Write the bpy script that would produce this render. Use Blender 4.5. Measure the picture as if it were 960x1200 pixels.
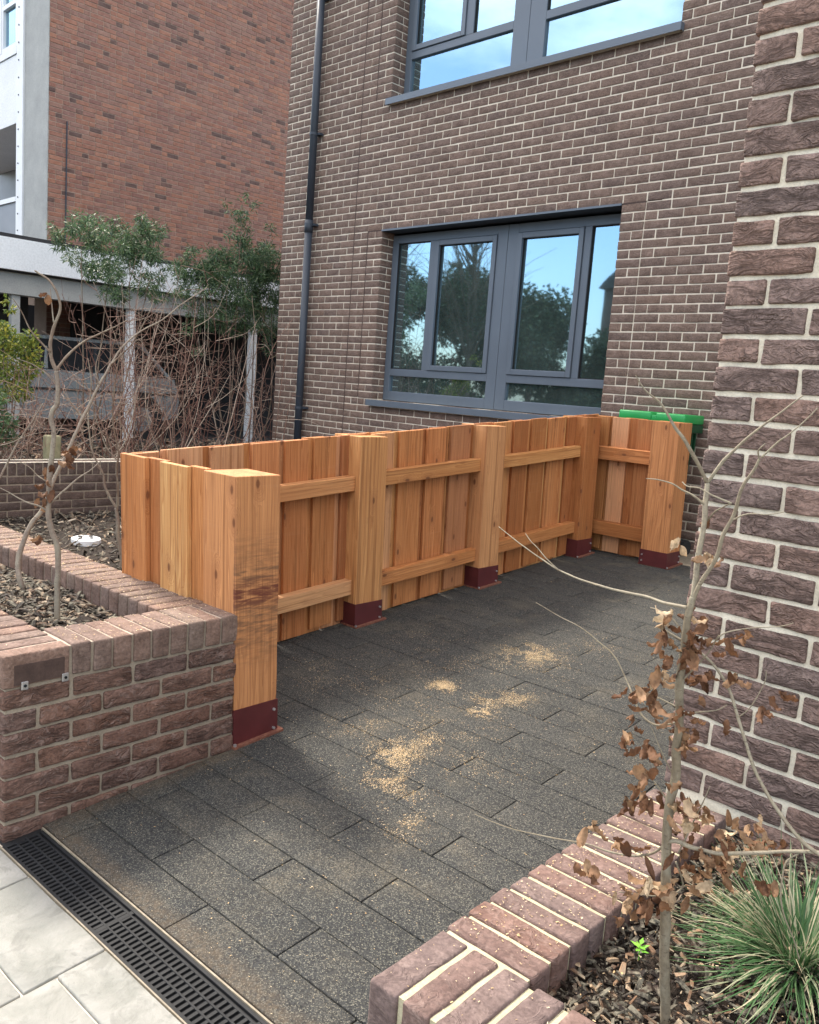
import bpy, math, random
import numpy as np
from mathutils import Vector
R = math.radians
random.seed(11); rng = np.random.default_rng(7)
for o in list(bpy.data.objects): bpy.data.objects.remove(o)
S = bpy.context.scene
C = bpy.data.collections.new('place'); S.collection.children.link(C)

# ---------------------------------------------------------------- camera
FPX = 995.23
yaw, pit, rol = R(44.0152), R(-8.278), R(4.2734)
CAM = np.array([2.6809, -1.8692, 1.4651])
F3 = np.array([-math.sin(yaw)*math.cos(pit), math.cos(yaw)*math.cos(pit), math.sin(pit)])
R0 = np.array([math.cos(yaw), math.sin(yaw), 0.0]); U0 = np.cross(R0, F3)
R3 = R0*math.cos(rol)+U0*math.sin(rol); U3 = -R0*math.sin(rol)+U0*math.cos(rol)
cd = bpy.data.cameras.new('camera'); cam = bpy.data.objects.new('camera', cd); S.collection.objects.link(cam)
from mathutils import Matrix
m = Matrix(((R3[0], U3[0], -F3[0], CAM[0]), (R3[1], U3[1], -F3[1], CAM[1]), (R3[2], U3[2], -F3[2], CAM[2]), (0, 0, 0, 1)))
cam.matrix_world = m
cd.sensor_fit = 'HORIZONTAL'; cd.sensor_width = 36; cd.lens = 36*FPX/960.0
cd.clip_start = 0.05; cd.clip_end = 500
S.camera = cam
# ---------------------------------------------------------------- sky, sun, exposure
SUN_EL, SUN_AZ = 50.0, 97.0      # azimuth measured from -Y towards -X
W = bpy.data.worlds.new('World'); S.world = W; W.use_nodes = True
nt = W.node_tree; nt.nodes.clear()
wo = nt.nodes.new('ShaderNodeOutputWorld'); bg = nt.nodes.new('ShaderNodeBackground')
sk = nt.nodes.new('ShaderNodeTexSky'); sk.sky_type = 'NISHITA'; sk.sun_disc = False
sk.sun_elevation = R(SUN_EL); sk.air_density = 1.0; sk.dust_density = 1.5; sk.ozone_density = 1.0
dx, dy = -math.sin(R(SUN_AZ)), -math.cos(R(SUN_AZ))
sk.sun_rotation = math.atan2(dx, dy)
# thin broken cloud mixed over the clear sky
tc = nt.nodes.new('ShaderNodeTexCoord'); mp = nt.nodes.new('ShaderNodeMapping'); mp.inputs['Scale'].default_value = (1.6, 1.6, 4.5)
nz = nt.nodes.new('ShaderNodeTexNoise'); nz.inputs['Scale'].default_value = 1.7; nz.inputs['Detail'].default_value = 7; nz.inputs['Roughness'].default_value = .62
rp = nt.nodes.new('ShaderNodeValToRGB'); rp.color_ramp.elements[0].position = .40; rp.color_ramp.elements[1].position = .62
rp.color_ramp.elements[1].color = (.85, .85, .85, 1)
mx = nt.nodes.new('ShaderNodeMix'); mx.data_type = 'RGBA'; mx.inputs['B'].default_value = (12.2, 11.0, 9.6, 1)
nt.links.new(tc.outputs['Generated'], mp.inputs['Vector']); nt.links.new(mp.outputs['Vector'], nz.inputs['Vector'])
nt.links.new(nz.outputs['Fac'], rp.inputs['Fac']); sz = nt.nodes.new('ShaderNodeSeparateXYZ'); nt.links.new(tc.outputs['Generated'], sz.inputs[0])
mr = nt.nodes.new('ShaderNodeMapRange'); mr.inputs['From Min'].default_value = .22; mr.inputs['From Max'].default_value = .50; nt.links.new(sz.outputs[2], mr.inputs['Value'])
ml = nt.nodes.new('ShaderNodeMath'); ml.operation = 'MULTIPLY'; nt.links.new(rp.outputs['Color'], ml.inputs[0]); nt.links.new(mr.outputs[0], ml.inputs[1])
nt.links.new(ml.outputs[0], mx.inputs['Factor'])
nt.links.new(sk.outputs['Color'], mx.inputs['A']); nt.links.new(mx.outputs['Result'], bg.inputs['Color'])
bg.inputs['Strength'].default_value = 0.15
nt.links.new(bg.outputs['Background'], wo.inputs['Surface'])
sl = bpy.data.lights.new('sun', 'SUN'); sl.energy = 2.2; sl.angle = R(11.0); sl.color = (1.0, .92, .80)
so = bpy.data.objects.new('sun', sl); S.collection.objects.link(so)
sd = Vector((dx*math.cos(R(SUN_EL)), dy*math.cos(R(SUN_EL)), math.sin(R(SUN_EL))))
so.rotation_euler = sd.to_track_quat('Z', 'Y').to_euler(); so.location = (-6, -8, 12)
S.view_settings.use_curve_mapping = False; S.view_settings.view_transform = 'Standard'; S.view_settings.look = 'None'; S.view_settings.gamma = 1
S.view_settings.exposure = 1.6
S.render.engine = 'CYCLES'

# ---------------------------------------------------------------- frames and helpers
TH = 0.047; SL = 0.069          # fence frame is turned a little; the yard rises towards the house
cT, sT = math.cos(TH), math.sin(TH)
def L2W(P):
    P = np.asarray(P, float); Q = P.copy()
    Q[..., 0] = cT*P[..., 0]-sT*P[..., 1]; Q[..., 1] = sT*P[..., 0]+cT*P[..., 1]; return Q
def FEN(P):                     # fence: posts lean back with the slope
    P = np.asarray(P, float).copy(); P[..., 1] -= 0.042*P[..., 2]; return L2W(P)
def IDT(P): return np.asarray(P, float)
def ray(u, v): return F3+R3*(u-480)/FPX-U3*(v-600)/FPX
def atx(u, v, X): d = ray(u, v); return CAM+d*(X-CAM[0])/d[0]
def aty(u, v, Y): d = ray(u, v); return CAM+d*(Y-CAM[1])/d[1]
def atz(u, v, Z): d = ray(u, v); return CAM+d*(Z-CAM[2])/d[2]
NH = np.array([F3[0], F3[1], 0]); NH = NH/np.linalg.norm(NH)
def atp(u, v, P0, off=0.0):     # point of the upright plane through P0 that faces the viewer
    d = ray(u, v); return CAM+d*(((P0-CAM)@NH+off)/(d@NH))
def gz(x, y): return SL*(cT*y-sT*x)     # yard surface height at a world point

def hsh(i, j, k, s):
    n = (i.astype(np.int64)*374761393+j.astype(np.int64)*668265263+k.astype(np.int64)*2147483647+s*1274126177) & 0xffffffff
    n = ((n ^ (n >> 13))*1274126177) & 0xffffffff; n = n ^ (n >> 16)
    return (n & 0xffff)/65535.0*2-1
def vn(P, s=0):
    P = np.asarray(P, float); I = np.floor(P).astype(np.int64); f = P-I; f = f*f*(3-2*f); r = 0
    for a in (0, 1):
        for b in (0, 1):
            for c in (0, 1):
                w = (f[..., 0] if a else 1-f[..., 0])*(f[..., 1] if b else 1-f[..., 1])*(f[..., 2] if c else 1-f[..., 2])
                r = r+w*hsh(I[..., 0]+a, I[..., 1]+b, I[..., 2]+c, s)
    return r
_topo = {}
def topo(nx, ny, nz):
    k = (nx, ny, nz)
    if k in _topo: return _topo[k]
    idx = {}; V = []
    def g(i, j, l):
        t = (i, j, l)
        if t not in idx: idx[t] = len(V); V.append(t)
        return idx[t]
    Q = []
    for i in range(nx):
        for j in range(ny):
            Q.append((g(i, j, 0), g(i, j+1, 0), g(i+1, j+1, 0), g(i+1, j, 0)))
            Q.append((g(i, j, nz), g(i+1, j, nz), g(i+1, j+1, nz), g(i, j+1, nz)))
    for i in range(nx):
        for l in range(nz):
            Q.append((g(i, 0, l), g(i+1, 0, l), g(i+1, 0, l+1), g(i, 0, l+1)))
            Q.append((g(i, ny, l), g(i, ny, l+1), g(i+1, ny, l+1), g(i+1, ny, l)))
    for j in range(ny):
        for l in range(nz):
            Q.append((g(0, j, l), g(0, j, l+1), g(0, j+1, l+1), g(0, j+1, l)))
            Q.append((g(nx, j, l), g(nx, j+1, l), g(nx, j+1, l+1), g(nx, j, l+1)))
    _topo[k] = (np.array(V), np.array(Q)); return _topo[k]

class MB:
    def __init__(s): s.v = []; s.f = []; s.n = 0; s.gc = []; s.t = []
    def add(s, V, Q, gc=None, tint=0.0):
        V = np.asarray(V, float); Q = np.asarray(Q, int)
        if Q.ndim == 2 and Q.shape[1] == 3: Q = np.hstack([Q, Q[:, 2:3]])
        s.v.append(V); s.f.append(Q+s.n); s.n += len(V)
        s.gc.append(V if gc is None else gc); s.t.append(np.full(len(V), tint)); return s
    def box(s, a, b, r=0.0, step=None, amp=0.0, fr=20.0, fn=IDT, ga=2, tint=None, seg=None):
        a = np.minimum(a, b).astype(float), np.maximum(a, b).astype(float); lo, hi = a; L = hi-lo
        tk = []
        for k in range(3):
            n = 1 if not step else max(1, int(round((L[k]-2*r)/step)))
            if seg: n = seg[k]
            t = np.linspace(r, L[k]-r, n+1) if r > 0 else np.linspace(0, L[k], n+1)
            if r > 0: t = np.concatenate([[0], t, [L[k]]])
            tk.append(t)
        I, Q = topo(len(tk[0])-1, len(tk[1])-1, len(tk[2])-1)
        P = np.stack([tk[k][I[:, k]] for k in range(3)], 1)
        if r > 0:
            c = np.clip(P, r, L-r); d = P-c; n = np.linalg.norm(d, axis=1, keepdims=True)
            n[n == 0] = 1; P = c+d/n*r
        P = P+lo
        if amp > 0:
            ctr = (lo+hi)/2; so_ = rng.random(3)*50
            nrm = (P-ctr)/(L/2+1e-9); nrm = np.sign(nrm)*np.abs(nrm)**8; nn = np.linalg.norm(nrm, axis=1, keepdims=True); nrm = nrm/np.maximum(nn, 1e-6)
            P = P+nrm*(amp*(vn((P+so_)*fr)*.7+vn((P+so_)*fr*2.7, 3)*.3))[:, None]
        g = P-lo; g = np.stack([g[:, (ga+1) % 3], g[:, (ga+2) % 3], g[:, ga]], 1)+rng.random(3)*np.array([7, 7, 30])
        s.add(fn(P), Q, g, rng.random() if tint is None else tint); return s
    def tube(s, pts, rad, n=6, tint=0.0, cap=True):
        pts = np.asarray(pts, float); m_ = len(pts); rad = np.broadcast_to(rad, (m_,)) if np.ndim(rad) == 0 else np.asarray(rad)
        T = np.gradient(pts, axis=0); T /= np.maximum(np.linalg.norm(T, axis=1, keepdims=True), 1e-9)
        ref = np.array([0, 0, 1.0]) if abs(T[0][2]) < .9 else np.array([1.0, 0, 0])
        a = np.cross(T[0], ref); a /= np.linalg.norm(a); V = []
        for i in range(m_):
            a = a-T[i]*(a@T[i]); a /= max(np.linalg.norm(a), 1e-9); b = np.cross(T[i], a)
            th = np.arange(n)*2*math.pi/n
            V.append(pts[i]+rad[i]*(np.cos(th)[:, None]*a+np.sin(th)[:, None]*b))
        V = np.concatenate(V); Q = []
        for i in range(m_-1):
            for j in range(n):
                k = (j+1) % n; Q.append((i*n+j, i*n+k, (i+1)*n+k, (i+1)*n+j))
        if cap:
            V = np.vstack([V, pts[-1:], pts[:1]]); e = m_*n
            for j in range(n):
                k = (j+1) % n; Q.append(((m_-1)*n+j, (m_-1)*n+k, e, e)); Q.append((k, j, e+1, e+1))
        s.add(V, Q, tint=tint); return s
    def quad(s, a, b, c, d, tint=0.0): return s.add([a, b, c, d], [[0, 1, 2, 3]], tint=tint)
    def build(s, name, mat, parent=None, smooth=False, **tags):
        V = np.concatenate(s.v); Q = np.concatenate(s.f)
        if len(Q) and parent is not None: V = V-np.array(parent_world(parent))
        me = bpy.data.meshes.new(name)
        tri = (Q[:, 2] == Q[:, 3]); cnt = np.where(tri, 3, 4); st = np.concatenate([[0], np.cumsum(cnt)[:-1]])
        msk = np.ones(Q.shape, bool); msk[:, 3] = ~tri
        me.vertices.add(len(V)); me.vertices.foreach_set('co', V.astype(np.float32).ravel())
        me.loops.add(int(cnt.sum())); me.loops.foreach_set('vertex_index', Q[msk].astype(np.int32))
        me.polygons.add(len(Q)); me.polygons.foreach_set('loop_start', st.astype(np.int32)); me.polygons.foreach_set('loop_total', cnt.astype(np.int32))
        me.polygons.foreach_set('use_smooth', np.full(len(Q), smooth))
        G = np.concatenate(s.gc); at = me.attributes.new('gc', 'FLOAT_VECTOR', 'POINT'); at.data.foreach_set('vector', G.astype(np.float32).ravel())
        at = me.attributes.new('tint', 'FLOAT', 'POINT'); at.data.foreach_set('value', np.concatenate(s.t).astype(np.float32))
        me.update(calc_edges=True); me.validate()
        if smooth and smooth != True: pass
        me.materials.append(mat)
        o = bpy.data.objects.new(name, me); C.objects.link(o)
        if parent is not None: o.parent = parent
        for k, v in tags.items(): o[k] = v
        return o
def parent_world(p):
    l = np.array(p.location); 
    while p.parent: p = p.parent; l = l+np.array(p.location)
    return l
def thing(name, label, cat, loc=(0, 0, 0), group=None):
    o = bpy.data.objects.new(name, None); C.objects.link(o); o.location = loc; o.empty_display_size = .1
    o['label'] = label; o['category'] = cat
    if group: o['group'] = group
    return o

# ---------------------------------------------------------------- materials
def mat(name):
    M_ = bpy.data.materials.new(name); M_.use_nodes = True; t = M_.node_tree; t.nodes.clear()
    o = t.nodes.new('ShaderNodeOutputMaterial'); p = t.nodes.new('ShaderNodeBsdfPrincipled'); t.links.new(p.outputs[0], o.inputs[0])
    return M_, t, p
class N:
    def __init__(s, t): s.t = t
    def lk(s, a, b): s.t.links.new(a, b)
    def val(s, node, k, v):
        if v is None: return
        if isinstance(v, bpy.types.NodeSocket): s.lk(v, node.inputs[k])
        else: node.inputs[k].default_value = v
    def pos(s): return s.t.nodes.new('ShaderNodeNewGeometry').outputs['Position']
    def isl(s): return s.t.nodes.new('ShaderNodeNewGeometry').outputs['Random Per Island']
    def nrmz(s): return s.sep(s.t.nodes.new('ShaderNodeNewGeometry').outputs['Normal'])[2]
    def attr(s, n, k='Vector'): a = s.t.nodes.new('ShaderNodeAttribute'); a.attribute_name = n; return a.outputs[k]
    def mp(s, v, sc=(1, 1, 1), loc=(0, 0, 0), rot=(0, 0, 0)):
        n = s.t.nodes.new('ShaderNodeMapping'); s.lk(v, n.inputs['Vector']); s.val(n, 'Scale', sc); s.val(n, 'Location', loc); s.val(n, 'Rotation', rot); return n.outputs[0]
    def noise(s, v, sc, d=4, r=.55, dist=0, out='Fac'):
        n = s.t.nodes.new('ShaderNodeTexNoise'); s.lk(v, n.inputs['Vector']); s.val(n, 'Scale', sc); s.val(n, 'Detail', d); s.val(n, 'Roughness', r); s.val(n, 'Distortion', dist); return n.outputs[out]
    def vor(s, v, sc, out='Distance', feat='F1', rnd=1): 
        n = s.t.nodes.new('ShaderNodeTexVoronoi'); n.feature = feat; s.lk(v, n.inputs['Vector']); s.val(n, 'Scale', sc); s.val(n, 'Randomness', rnd); return n.outputs[out]
    def vor2(s, v, sc):
        n = s.t.nodes.new('ShaderNodeTexVoronoi'); n.voronoi_dimensions = '2D'; s.lk(v, n.inputs['Vector']); s.val(n, 'Scale', sc); return n.outputs['Distance'], n.outputs['Color']
    def ramp(s, f, pts, interp='LINEAR'):
        n = s.t.nodes.new('ShaderNodeValToRGB'); n.color_ramp.interpolation = interp; e = n.color_ramp.elements
        while len(e) < len(pts): e.new(.5)
        for i, (p, c) in enumerate(pts): e[i].position = p; e[i].color = (c, c, c, 1) if not isinstance(c, tuple) else (*c, 1)
        s.lk(f, n.inputs[0]); return n.outputs[0]
    def math(s, op, a, b=None, c=None, cl=False):
        n = s.t.nodes.new('ShaderNodeMath'); n.operation = op; n.use_clamp = cl; s.val(n, 0, a)
        if b is not None: s.val(n, 1, b)
        if c is not None: s.val(n, 2, c)
        return n.outputs[0]
    def mix(s, f, a, b, mode='MIX'):
        n = s.t.nodes.new('ShaderNodeMix'); n.data_type = 'RGBA'; n.blend_type = mode; s.val(n, 'Factor', f)
        for k, v in (('A', a), ('B', b)): s.val(n, k, (*v, 1) if isinstance(v, tuple) and len(v) == 3 else v)
        return n.outputs['Result']
    def sep(s, v): n = s.t.nodes.new('ShaderNodeSeparateXYZ'); s.lk(v, n.inputs[0]); return n.outputs
    def comb(s, x, y, z): n = s.t.nodes.new('ShaderNodeCombineXYZ'); s.val(n, 0, x); s.val(n, 1, y); s.val(n, 2, z); return n.outputs[0]
    def vadd(s, a, b, op='ADD'): n = s.t.nodes.new('ShaderNodeVectorMath'); n.operation = op; s.val(n, 0, a); s.val(n, 1, b); return n.outputs[0]
    def bump(s, h, st=.5, d=.01, nrm=None):
        n = s.t.nodes.new('ShaderNodeBump'); s.lk(h, n.inputs['Height']); s.val(n, 'Strength', st); s.val(n, 'Distance', d)
        if nrm is not None: s.lk(nrm, n.inputs['Normal'])
        return n.outputs[0]

def brick_mat(name, cols, crease=1.0, dist=.006, light=.0, fine=1.0, rough=.85, dark=None):
    M_, t, p = mat(name); n = N(t); P = n.pos(); i = n.isl()
    off = n.comb(n.math('MULTIPLY', i, 37.0), n.math('MULTIPLY', i, 91.0), n.math('MULTIPLY', i, 53.0)); Q = n.vadd(P, off)
    base = n.ramp(i, [(k/(len(cols)-1), c) for k, c in enumerate(cols)])
    if dark: base = n.mix(n.ramp(n.math('FRACT', n.math('MULTIPLY', i, 17.3)), [(1-dark[0]-.02, 0.0), (1-dark[0], 1.0)]), base, dark[1])
    a = n.noise(Q, 14, 5, .6); b = n.noise(Q, 90, 4, .7)
    col = n.mix(n.ramp(a, [(.3, 0.0), (.7, 1.0)]), n.mix(.24, base, (0.0, 0.0, 0.0)), n.mix(.08, base, (.75, .6, .52)))
    col = n.mix(n.math('MULTIPLY', n.ramp(b, [(.35, 1.0), (.6, 0.0)]), .45*fine), col, (.035, .025, .022))
    col = n.mix(n.math('MULTIPLY', n.ramp(n.noise(Q, 45, 5, .7), [(.56, 0.0), (.75, 1.0)]), .13+light), col, (.44, .36, .30))
    # handmade folds: warped, horizontally stretched ridges
    w = n.noise(n.mp(Q, (3.2, 3.2, 6)), 2.6, 2, .5, out='Color')
    wq = n.vadd(n.mp(Q, (3.2, 3.2, 24)), n.mp(w, (1.0, 1.0, 3.4)))
    r1 = n.noise(wq, 1.15, 5, .66); rd = n.math('ABSOLUTE', n.math('SUBTRACT', r1, .5)); rd = n.ramp(rd, [(0.0, 0.0), (.05, .55), (.16, 1.0)])
    msk = n.ramp(n.noise(Q, 9, 2, .5), [(.35, .25), (.6, 1.0)])
    h = n.math('ADD', n.math('MULTIPLY', n.math('MULTIPLY', rd, msk), crease), n.math('ADD', n.math('MULTIPLY', b, .35*fine), n.math('MULTIPLY', a, .6)))
    col = n.mix(n.math('MULTIPLY', n.ramp(rd, [(0.0, 1.0), (.35, 0.0)]), (.42 if crease < .95 else .22)*crease), col, (.03, .02, .018))  # crease shade painted dark into the fold hollows
    r2 = n.noise(n.vadd(wq, (9.0, 3.0, 5.0)), 1.3, 4, .6); hl = n.math('MULTIPLY', n.ramp(n.math('ABSOLUTE', n.math('SUBTRACT', r2, .5)), [(0.0, 1.0), (.035, 0.0)]), msk)
    col = n.mix(n.math('MULTIPLY', hl, (.40 if crease < .95 else .24)*crease), col, (.40, .30, .26))  # pale highlights painted into the colour along thin ridges
    h = n.math('ADD', h, n.math('MULTIPLY', hl, .5*crease))
    n.val(p, 'Base Color', col); n.val(p, 'Roughness', rough); n.val(p, 'Specular IOR Level', .25)
    n.val(p, 'Normal', n.bump(h, 1.0, dist*(1.0 if crease < .95 else 1.5))); return M_
def rough_mat(name, c1, c2, sc=20, rough=.9, bump=.4, dist=.004, fine=150, spec=.3):
    M_, t, p = mat(name); n = N(t); P = n.pos(); a = n.noise(P, sc, 5, .6); b = n.noise(P, fine, 4, .65)
    c = n.mix(n.ramp(a, [(.3, 0.0), (.72, 1.0)]), c1, c2); c = n.mix(n.math('MULTIPLY', n.ramp(b, [(.3, 1.0), (.6, 0.0)]), .35), c, tuple(x*.55 for x in c1))
    n.val(p, 'Base Color', c); n.val(p, 'Roughness', rough); n.val(p, 'Specular IOR Level', spec)
    n.val(p, 'Normal', n.bump(n.math('ADD', b, n.math('MULTIPLY', a, 1.5)), bump, dist)); return M_
def plain(name, c, rough=.4, metal=0.0, var=.12, spec=.5, sc=6):
    M_, t, p = mat(name); n = N(t); P = n.pos(); a = n.noise(P, sc, 5, .6)
    col = n.mix(n.math('MULTIPLY', n.ramp(a, [(.3, 0.0), (.75, 1.0)]), 1.0), tuple(x*(1-var) for x in c), tuple(min(1, x*(1+var)) for x in c))
    n.val(p, 'Base Color', col); n.val(p, 'Metallic', metal); n.val(p, 'Specular IOR Level', spec)
    n.val(p, 'Roughness', n.math('ADD', n.math('MULTIPLY', n.noise(P, sc*4, 3), .2), rough-.1)); return M_

def wood_mat(name, stain=False):
    M_, t, p = mat(name); n = N(t); g = n.attr('gc'); ti = n.attr('tint', 'Fac')
    warp = n.noise(n.mp(g, (6, 6, 1.1)), 1.0, 2, .5, out='Color')
    # knots: sparse cells stretched along the board
    gx, gy, gz_ = n.sep(g); kv = n.comb(n.math('MULTIPLY', n.math('ADD', gx, gy), 9.0), n.math('MULTIPLY', gz_, 4.2), 0.0)
    kd, kcc = n.vor2(kv, 1.0); kc = n.sep(kcc)[0]
    ksel = n.ramp(kc, [(.74, 0.0), (.75, 1.0)], 'CONSTANT')
    kn = n.math('MULTIPLY', n.ramp(kd, [(.055, 1.0), (.10, 0.0)]), ksel)
    halo = n.math('MULTIPLY', n.ramp(kd, [(.06, 1.0), (.42, 0.0)], 'EASE'), ksel)
    gv = n.vadd(n.mp(g, (30, 30, .55)), n.mp(warp, (2.2, 2.2, .4)))
    gv = n.vadd(gv, n.comb(n.math('MULTIPLY', halo, 3.2), n.math('MULTIPLY', halo, 2.4), 0.0))
    ring = n.noise(gv, .75, 2, .4); band = n.math('FRACT', n.math('MULTIPLY', ring, 9.0))
    band = n.ramp(band, [(0.0, 0.0), (.7, .55), (.9, 1.0), (1.0, 0.0)])
    fib = n.noise(n.mp(g, (210, 210, 5)), 1.0, 4, .65); big = n.noise(n.mp(g, (9, 9, 1.4)), 1.0, 3, .5)
    lightc = n.ramp(ti, [(0.0, (0.700, 0.395, 0.149)), (.25, (0.639, 0.286, 0.104)), (.5, (0.618, 0.257, 0.095)), (.7, (0.721, 0.424, 0.172)), (.85, (0.517, 0.221, 0.073)), (1.0, (0.435, 0.164, 0.055))])
    darkc = n.ramp(ti, [(0.0, (0.433, 0.178, 0.052)), (.25, (0.360, 0.124, 0.033)), (.5, (0.350, 0.104, 0.027)), (.7, (0.443, 0.178, 0.052)), (.85, (0.299, 0.099, 0.026)), (1.0, (0.236, 0.067, 0.017))])
    c = n.mix(n.math('MULTIPLY', band, .72), lightc, darkc)
    c = n.mix(n.math('MULTIPLY', n.ramp(fib, [(.38, 1.0), (.62, 0.0)]), .35), c, n.mix(.5, darkc, (.05, .02, .01)))
    c = n.mix(n.math('MULTIPLY', n.ramp(big, [(.4, 0.0), (.7, 1.0)]), .45), c, darkc)
    hv = n.math('FRACT', n.math('MULTIPLY', ti, 13.73)); c = n.mix(n.ramp(hv, [(0.0, .34), (.45, 0.0)]), c, n.mix(1.0, c, (.55, .48, .42), 'MULTIPLY')); c = n.mix(n.ramp(hv, [(.6, 0.0), (1.0, .30)]), c, (.78, .56, .36))
    # saw marks across the board
    saw = n.noise(n.mp(g, (3, 3, 130)), 1.0, 2, .5); c = n.mix(n.math('MULTIPLY', n.ramp(saw, [(.58, 0.0), (.78, 1.0)]), .07), c, (.62, .42, .26))
    c = n.mix(n.math('MULTIPLY', n.ramp(n.noise(n.mp(g, (14, 14, 6)), 1.0, 5, .7), [(.6, 0.0), (.78, 1.0)]), .4), c, (.16, .065, .03))
    streak = n.noise(n.mp(g, (55, 55, .7)), 1.0, 3, .6); c = n.mix(n.math('MULTIPLY', n.ramp(streak, [(.53, 0.0), (.66, 1.0)]), .62), c, (.22, .085, .028))
    c = n.mix(n.math('MULTIPLY', kn, .85), c, (.10, .035, .015)); c = n.mix(n.math('MULTIPLY', halo, .3), c, (.27, .10, .04))
    if stain:
        xx_, yy_, z = n.sep(n.pos()); fx = n.ramp(n.math('ADD', n.math('ADD', n.math('MULTIPLY', xx_, cT), n.math('MULTIPLY', yy_, sT)), .5), [(.485, 0.0), (.492, 1.0)]); q = n.noise(n.mp(n.pos(), (9, 9, 62)), 1.0, 5, .65, .6)
        zone = n.math('MULTIPLY', fx, n.math('MULTIPLY', n.ramp(z, [(.30, 0.0), (.44, 1.0)]), n.ramp(z, [(.70, 1.0), (.90, 0.0)])))
        z2 = n.math('MULTIPLY', fx, n.math('MULTIPLY', n.ramp(z, [(.55, 0.0), (.60, 1.0)]), n.ramp(z, [(.64, 1.0), (.70, 0.0)])))
        c = n.mix(n.math('MULTIPLY', n.math('MULTIPLY', zone, n.ramp(q, [(.40, 0.0), (.62, 1.0)])), .72), c, (.10, .06, .04))
        c = n.mix(n.math('MULTIPLY', n.math('MULTIPLY', z2, n.ramp(q, [(.38, 0.0), (.55, 1.0)])), .8), c, (.13, .03, .02))
    n.val(p, 'Base Color', c); n.val(p, 'Roughness', .68); n.val(p, 'Specular IOR Level', .3)
    n.val(p, 'Normal', n.bump(n.math('ADD', n.math('ADD', n.math('MULTIPLY', fib, .8), n.math('MULTIPLY', band, .3)), n.math('MULTIPLY', saw, .15)), .5, .0025)); return M_

MW = wood_mat('larch'); MW1 = wood_mat('larch_stained', True)
M_facb = brick_mat('brick_brown', [(.205, .140, .108), (.165, .110, .086), (.225, .150, .115), (.15, .103, .085), (.205, .132, .098)], .5, .004, .05)
M_pilb = brick_mat('brick_plum', [(.28, .185, .152), (.235, .160, .136), (.315, .195, .152), (.22, .158, .140), (.29, .20, .172)], 1.0, .009, .03)
M_plb = brick_mat('brick_purple', [(.19, .098, .068), (.155, .083, .062), (.215, .105, .068), (.15, .088, .072), (.18, .086, .058)], .9, .008, .04)
M_capb = brick_mat('brick_cap', [(.225, .145, .108), (.185, .12, .095), (.25, .15, .108), (.19, .13, .105), (.22, .155, .12)], .35, .004, .10)
M_wallb = brick_mat('brick_dark_brown', [(.10, .066, .052), (.08, .055, .045), (.115, .075, .058)], .4, .004, .0)
M_redb = brick_mat('brick_red', [(.33, .145, .092), (.28, .125, .09), (.38, .17, .105), (.25, .125, .10), (.31, .165, .12), (.23, .105, .082)], .2, .003, -.12, .6, dark=(.055, (.115, .066, .056)))
M_mor = rough_mat('mortar_cream', (.64, .58, .46), (.80, .74, .60), 14, .95, .5, .004)
M_morf = rough_mat('mortar_pale', (.62, .55, .44), (.76, .69, .57), 12, .95, .4, .003)
M_morp = rough_mat('mortar_grey_brown', (.26, .215, .16), (.36, .30, .23), 14, .95, .6, .004)
M_morc = rough_mat('mortar_yellowish', (.40, .36, .23), (.52, .48, .33), 16, .95, .6, .004)
M_morr = rough_mat('mortar_red_wall', (.30, .215, .165), (.38, .28, .22), 8, .95, .3, .003)
M_grey = plain('slate_grey_aluminium', (.10, .125, .155), .42, 0, .06, .5, 3)
M_greyd = plain('dark_grey_aluminium', (.035, .045, .06), .5, 0, .06, .4, 3)
M_shoe = plain('maroon_painted_steel', (.092, .018, .019), .45, 0, .18, .5, 14)
M_rust = rough_mat('rusty_steel', (.13, .04, .028), (.26, .12, .075), 60, .8, .4, .002)
M_zinc = plain('zinc_bolt', (.62, .62, .62), .35, .8, .1)
M_blk = rough_mat('black_plastic_grate', (.010, .0105, .012), (.020, .021, .022), 30, .7, .2, .001, 200, .25)
M_blk0 = plain('black_void', (.006, .006, .007), .8)
M_edge = rough_mat('pale_edge_strip', (.20, .17, .12), (.34, .29, .22), 40, .7, .3, .002)
M_conc = rough_mat('concrete_panel', (.33, .34, .33), (.43, .44, .42), 3, .85, .3, .002, 60)
M_white = plain('white_paint', (.72, .74, .75), .5, 0, .08, .4, 2)
M_whit2 = rough_mat('weathered_white_render', (.76, .79, .80), (.84, .86, .87), 2, .8, .15, .002, 40)
M_panel = plain('blue_grey_panel', (.18, .20, .235), .5, 0, .08, .4, 2)
M_felt = plain('roof_felt', (.03, .03, .032), .9)
M_inner = plain('dim_parking_wall', (.05, .05, .052), .9)
M_dark = plain('shaded_soffit', (.10, .105, .11), .8)
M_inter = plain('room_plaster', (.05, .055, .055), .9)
M_curt = plain('pale_green_blind', (.45, .55, .48), .8, 0, .1)
M_green = plain('green_plastic', (.02, .30, .07), .38, 0, .1, .5)
M_green_shade = plain('shaded_dark_green_plastic', (.004, .05, .018), .45, 0, .1, .5)  # dark green deepened to put shade into the bin body and rim
M_car = plain('silver_car_paint', (.30, .33, .34), .28, .25, .05, .6, 2)
M_rub = plain('tyre_rubber', (.02, .02, .02), .8)
M_rim = plain('alloy_rim', (.45, .46, .47), .35, .7)
M_carg = plain('car_glass', (.02, .025, .03), .08, 0, .1, .8)
M_soil = rough_mat('dark_soil', (.020, .015, .012), (.06, .042, .030), 18, .95, .9, .02, 120)

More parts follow.
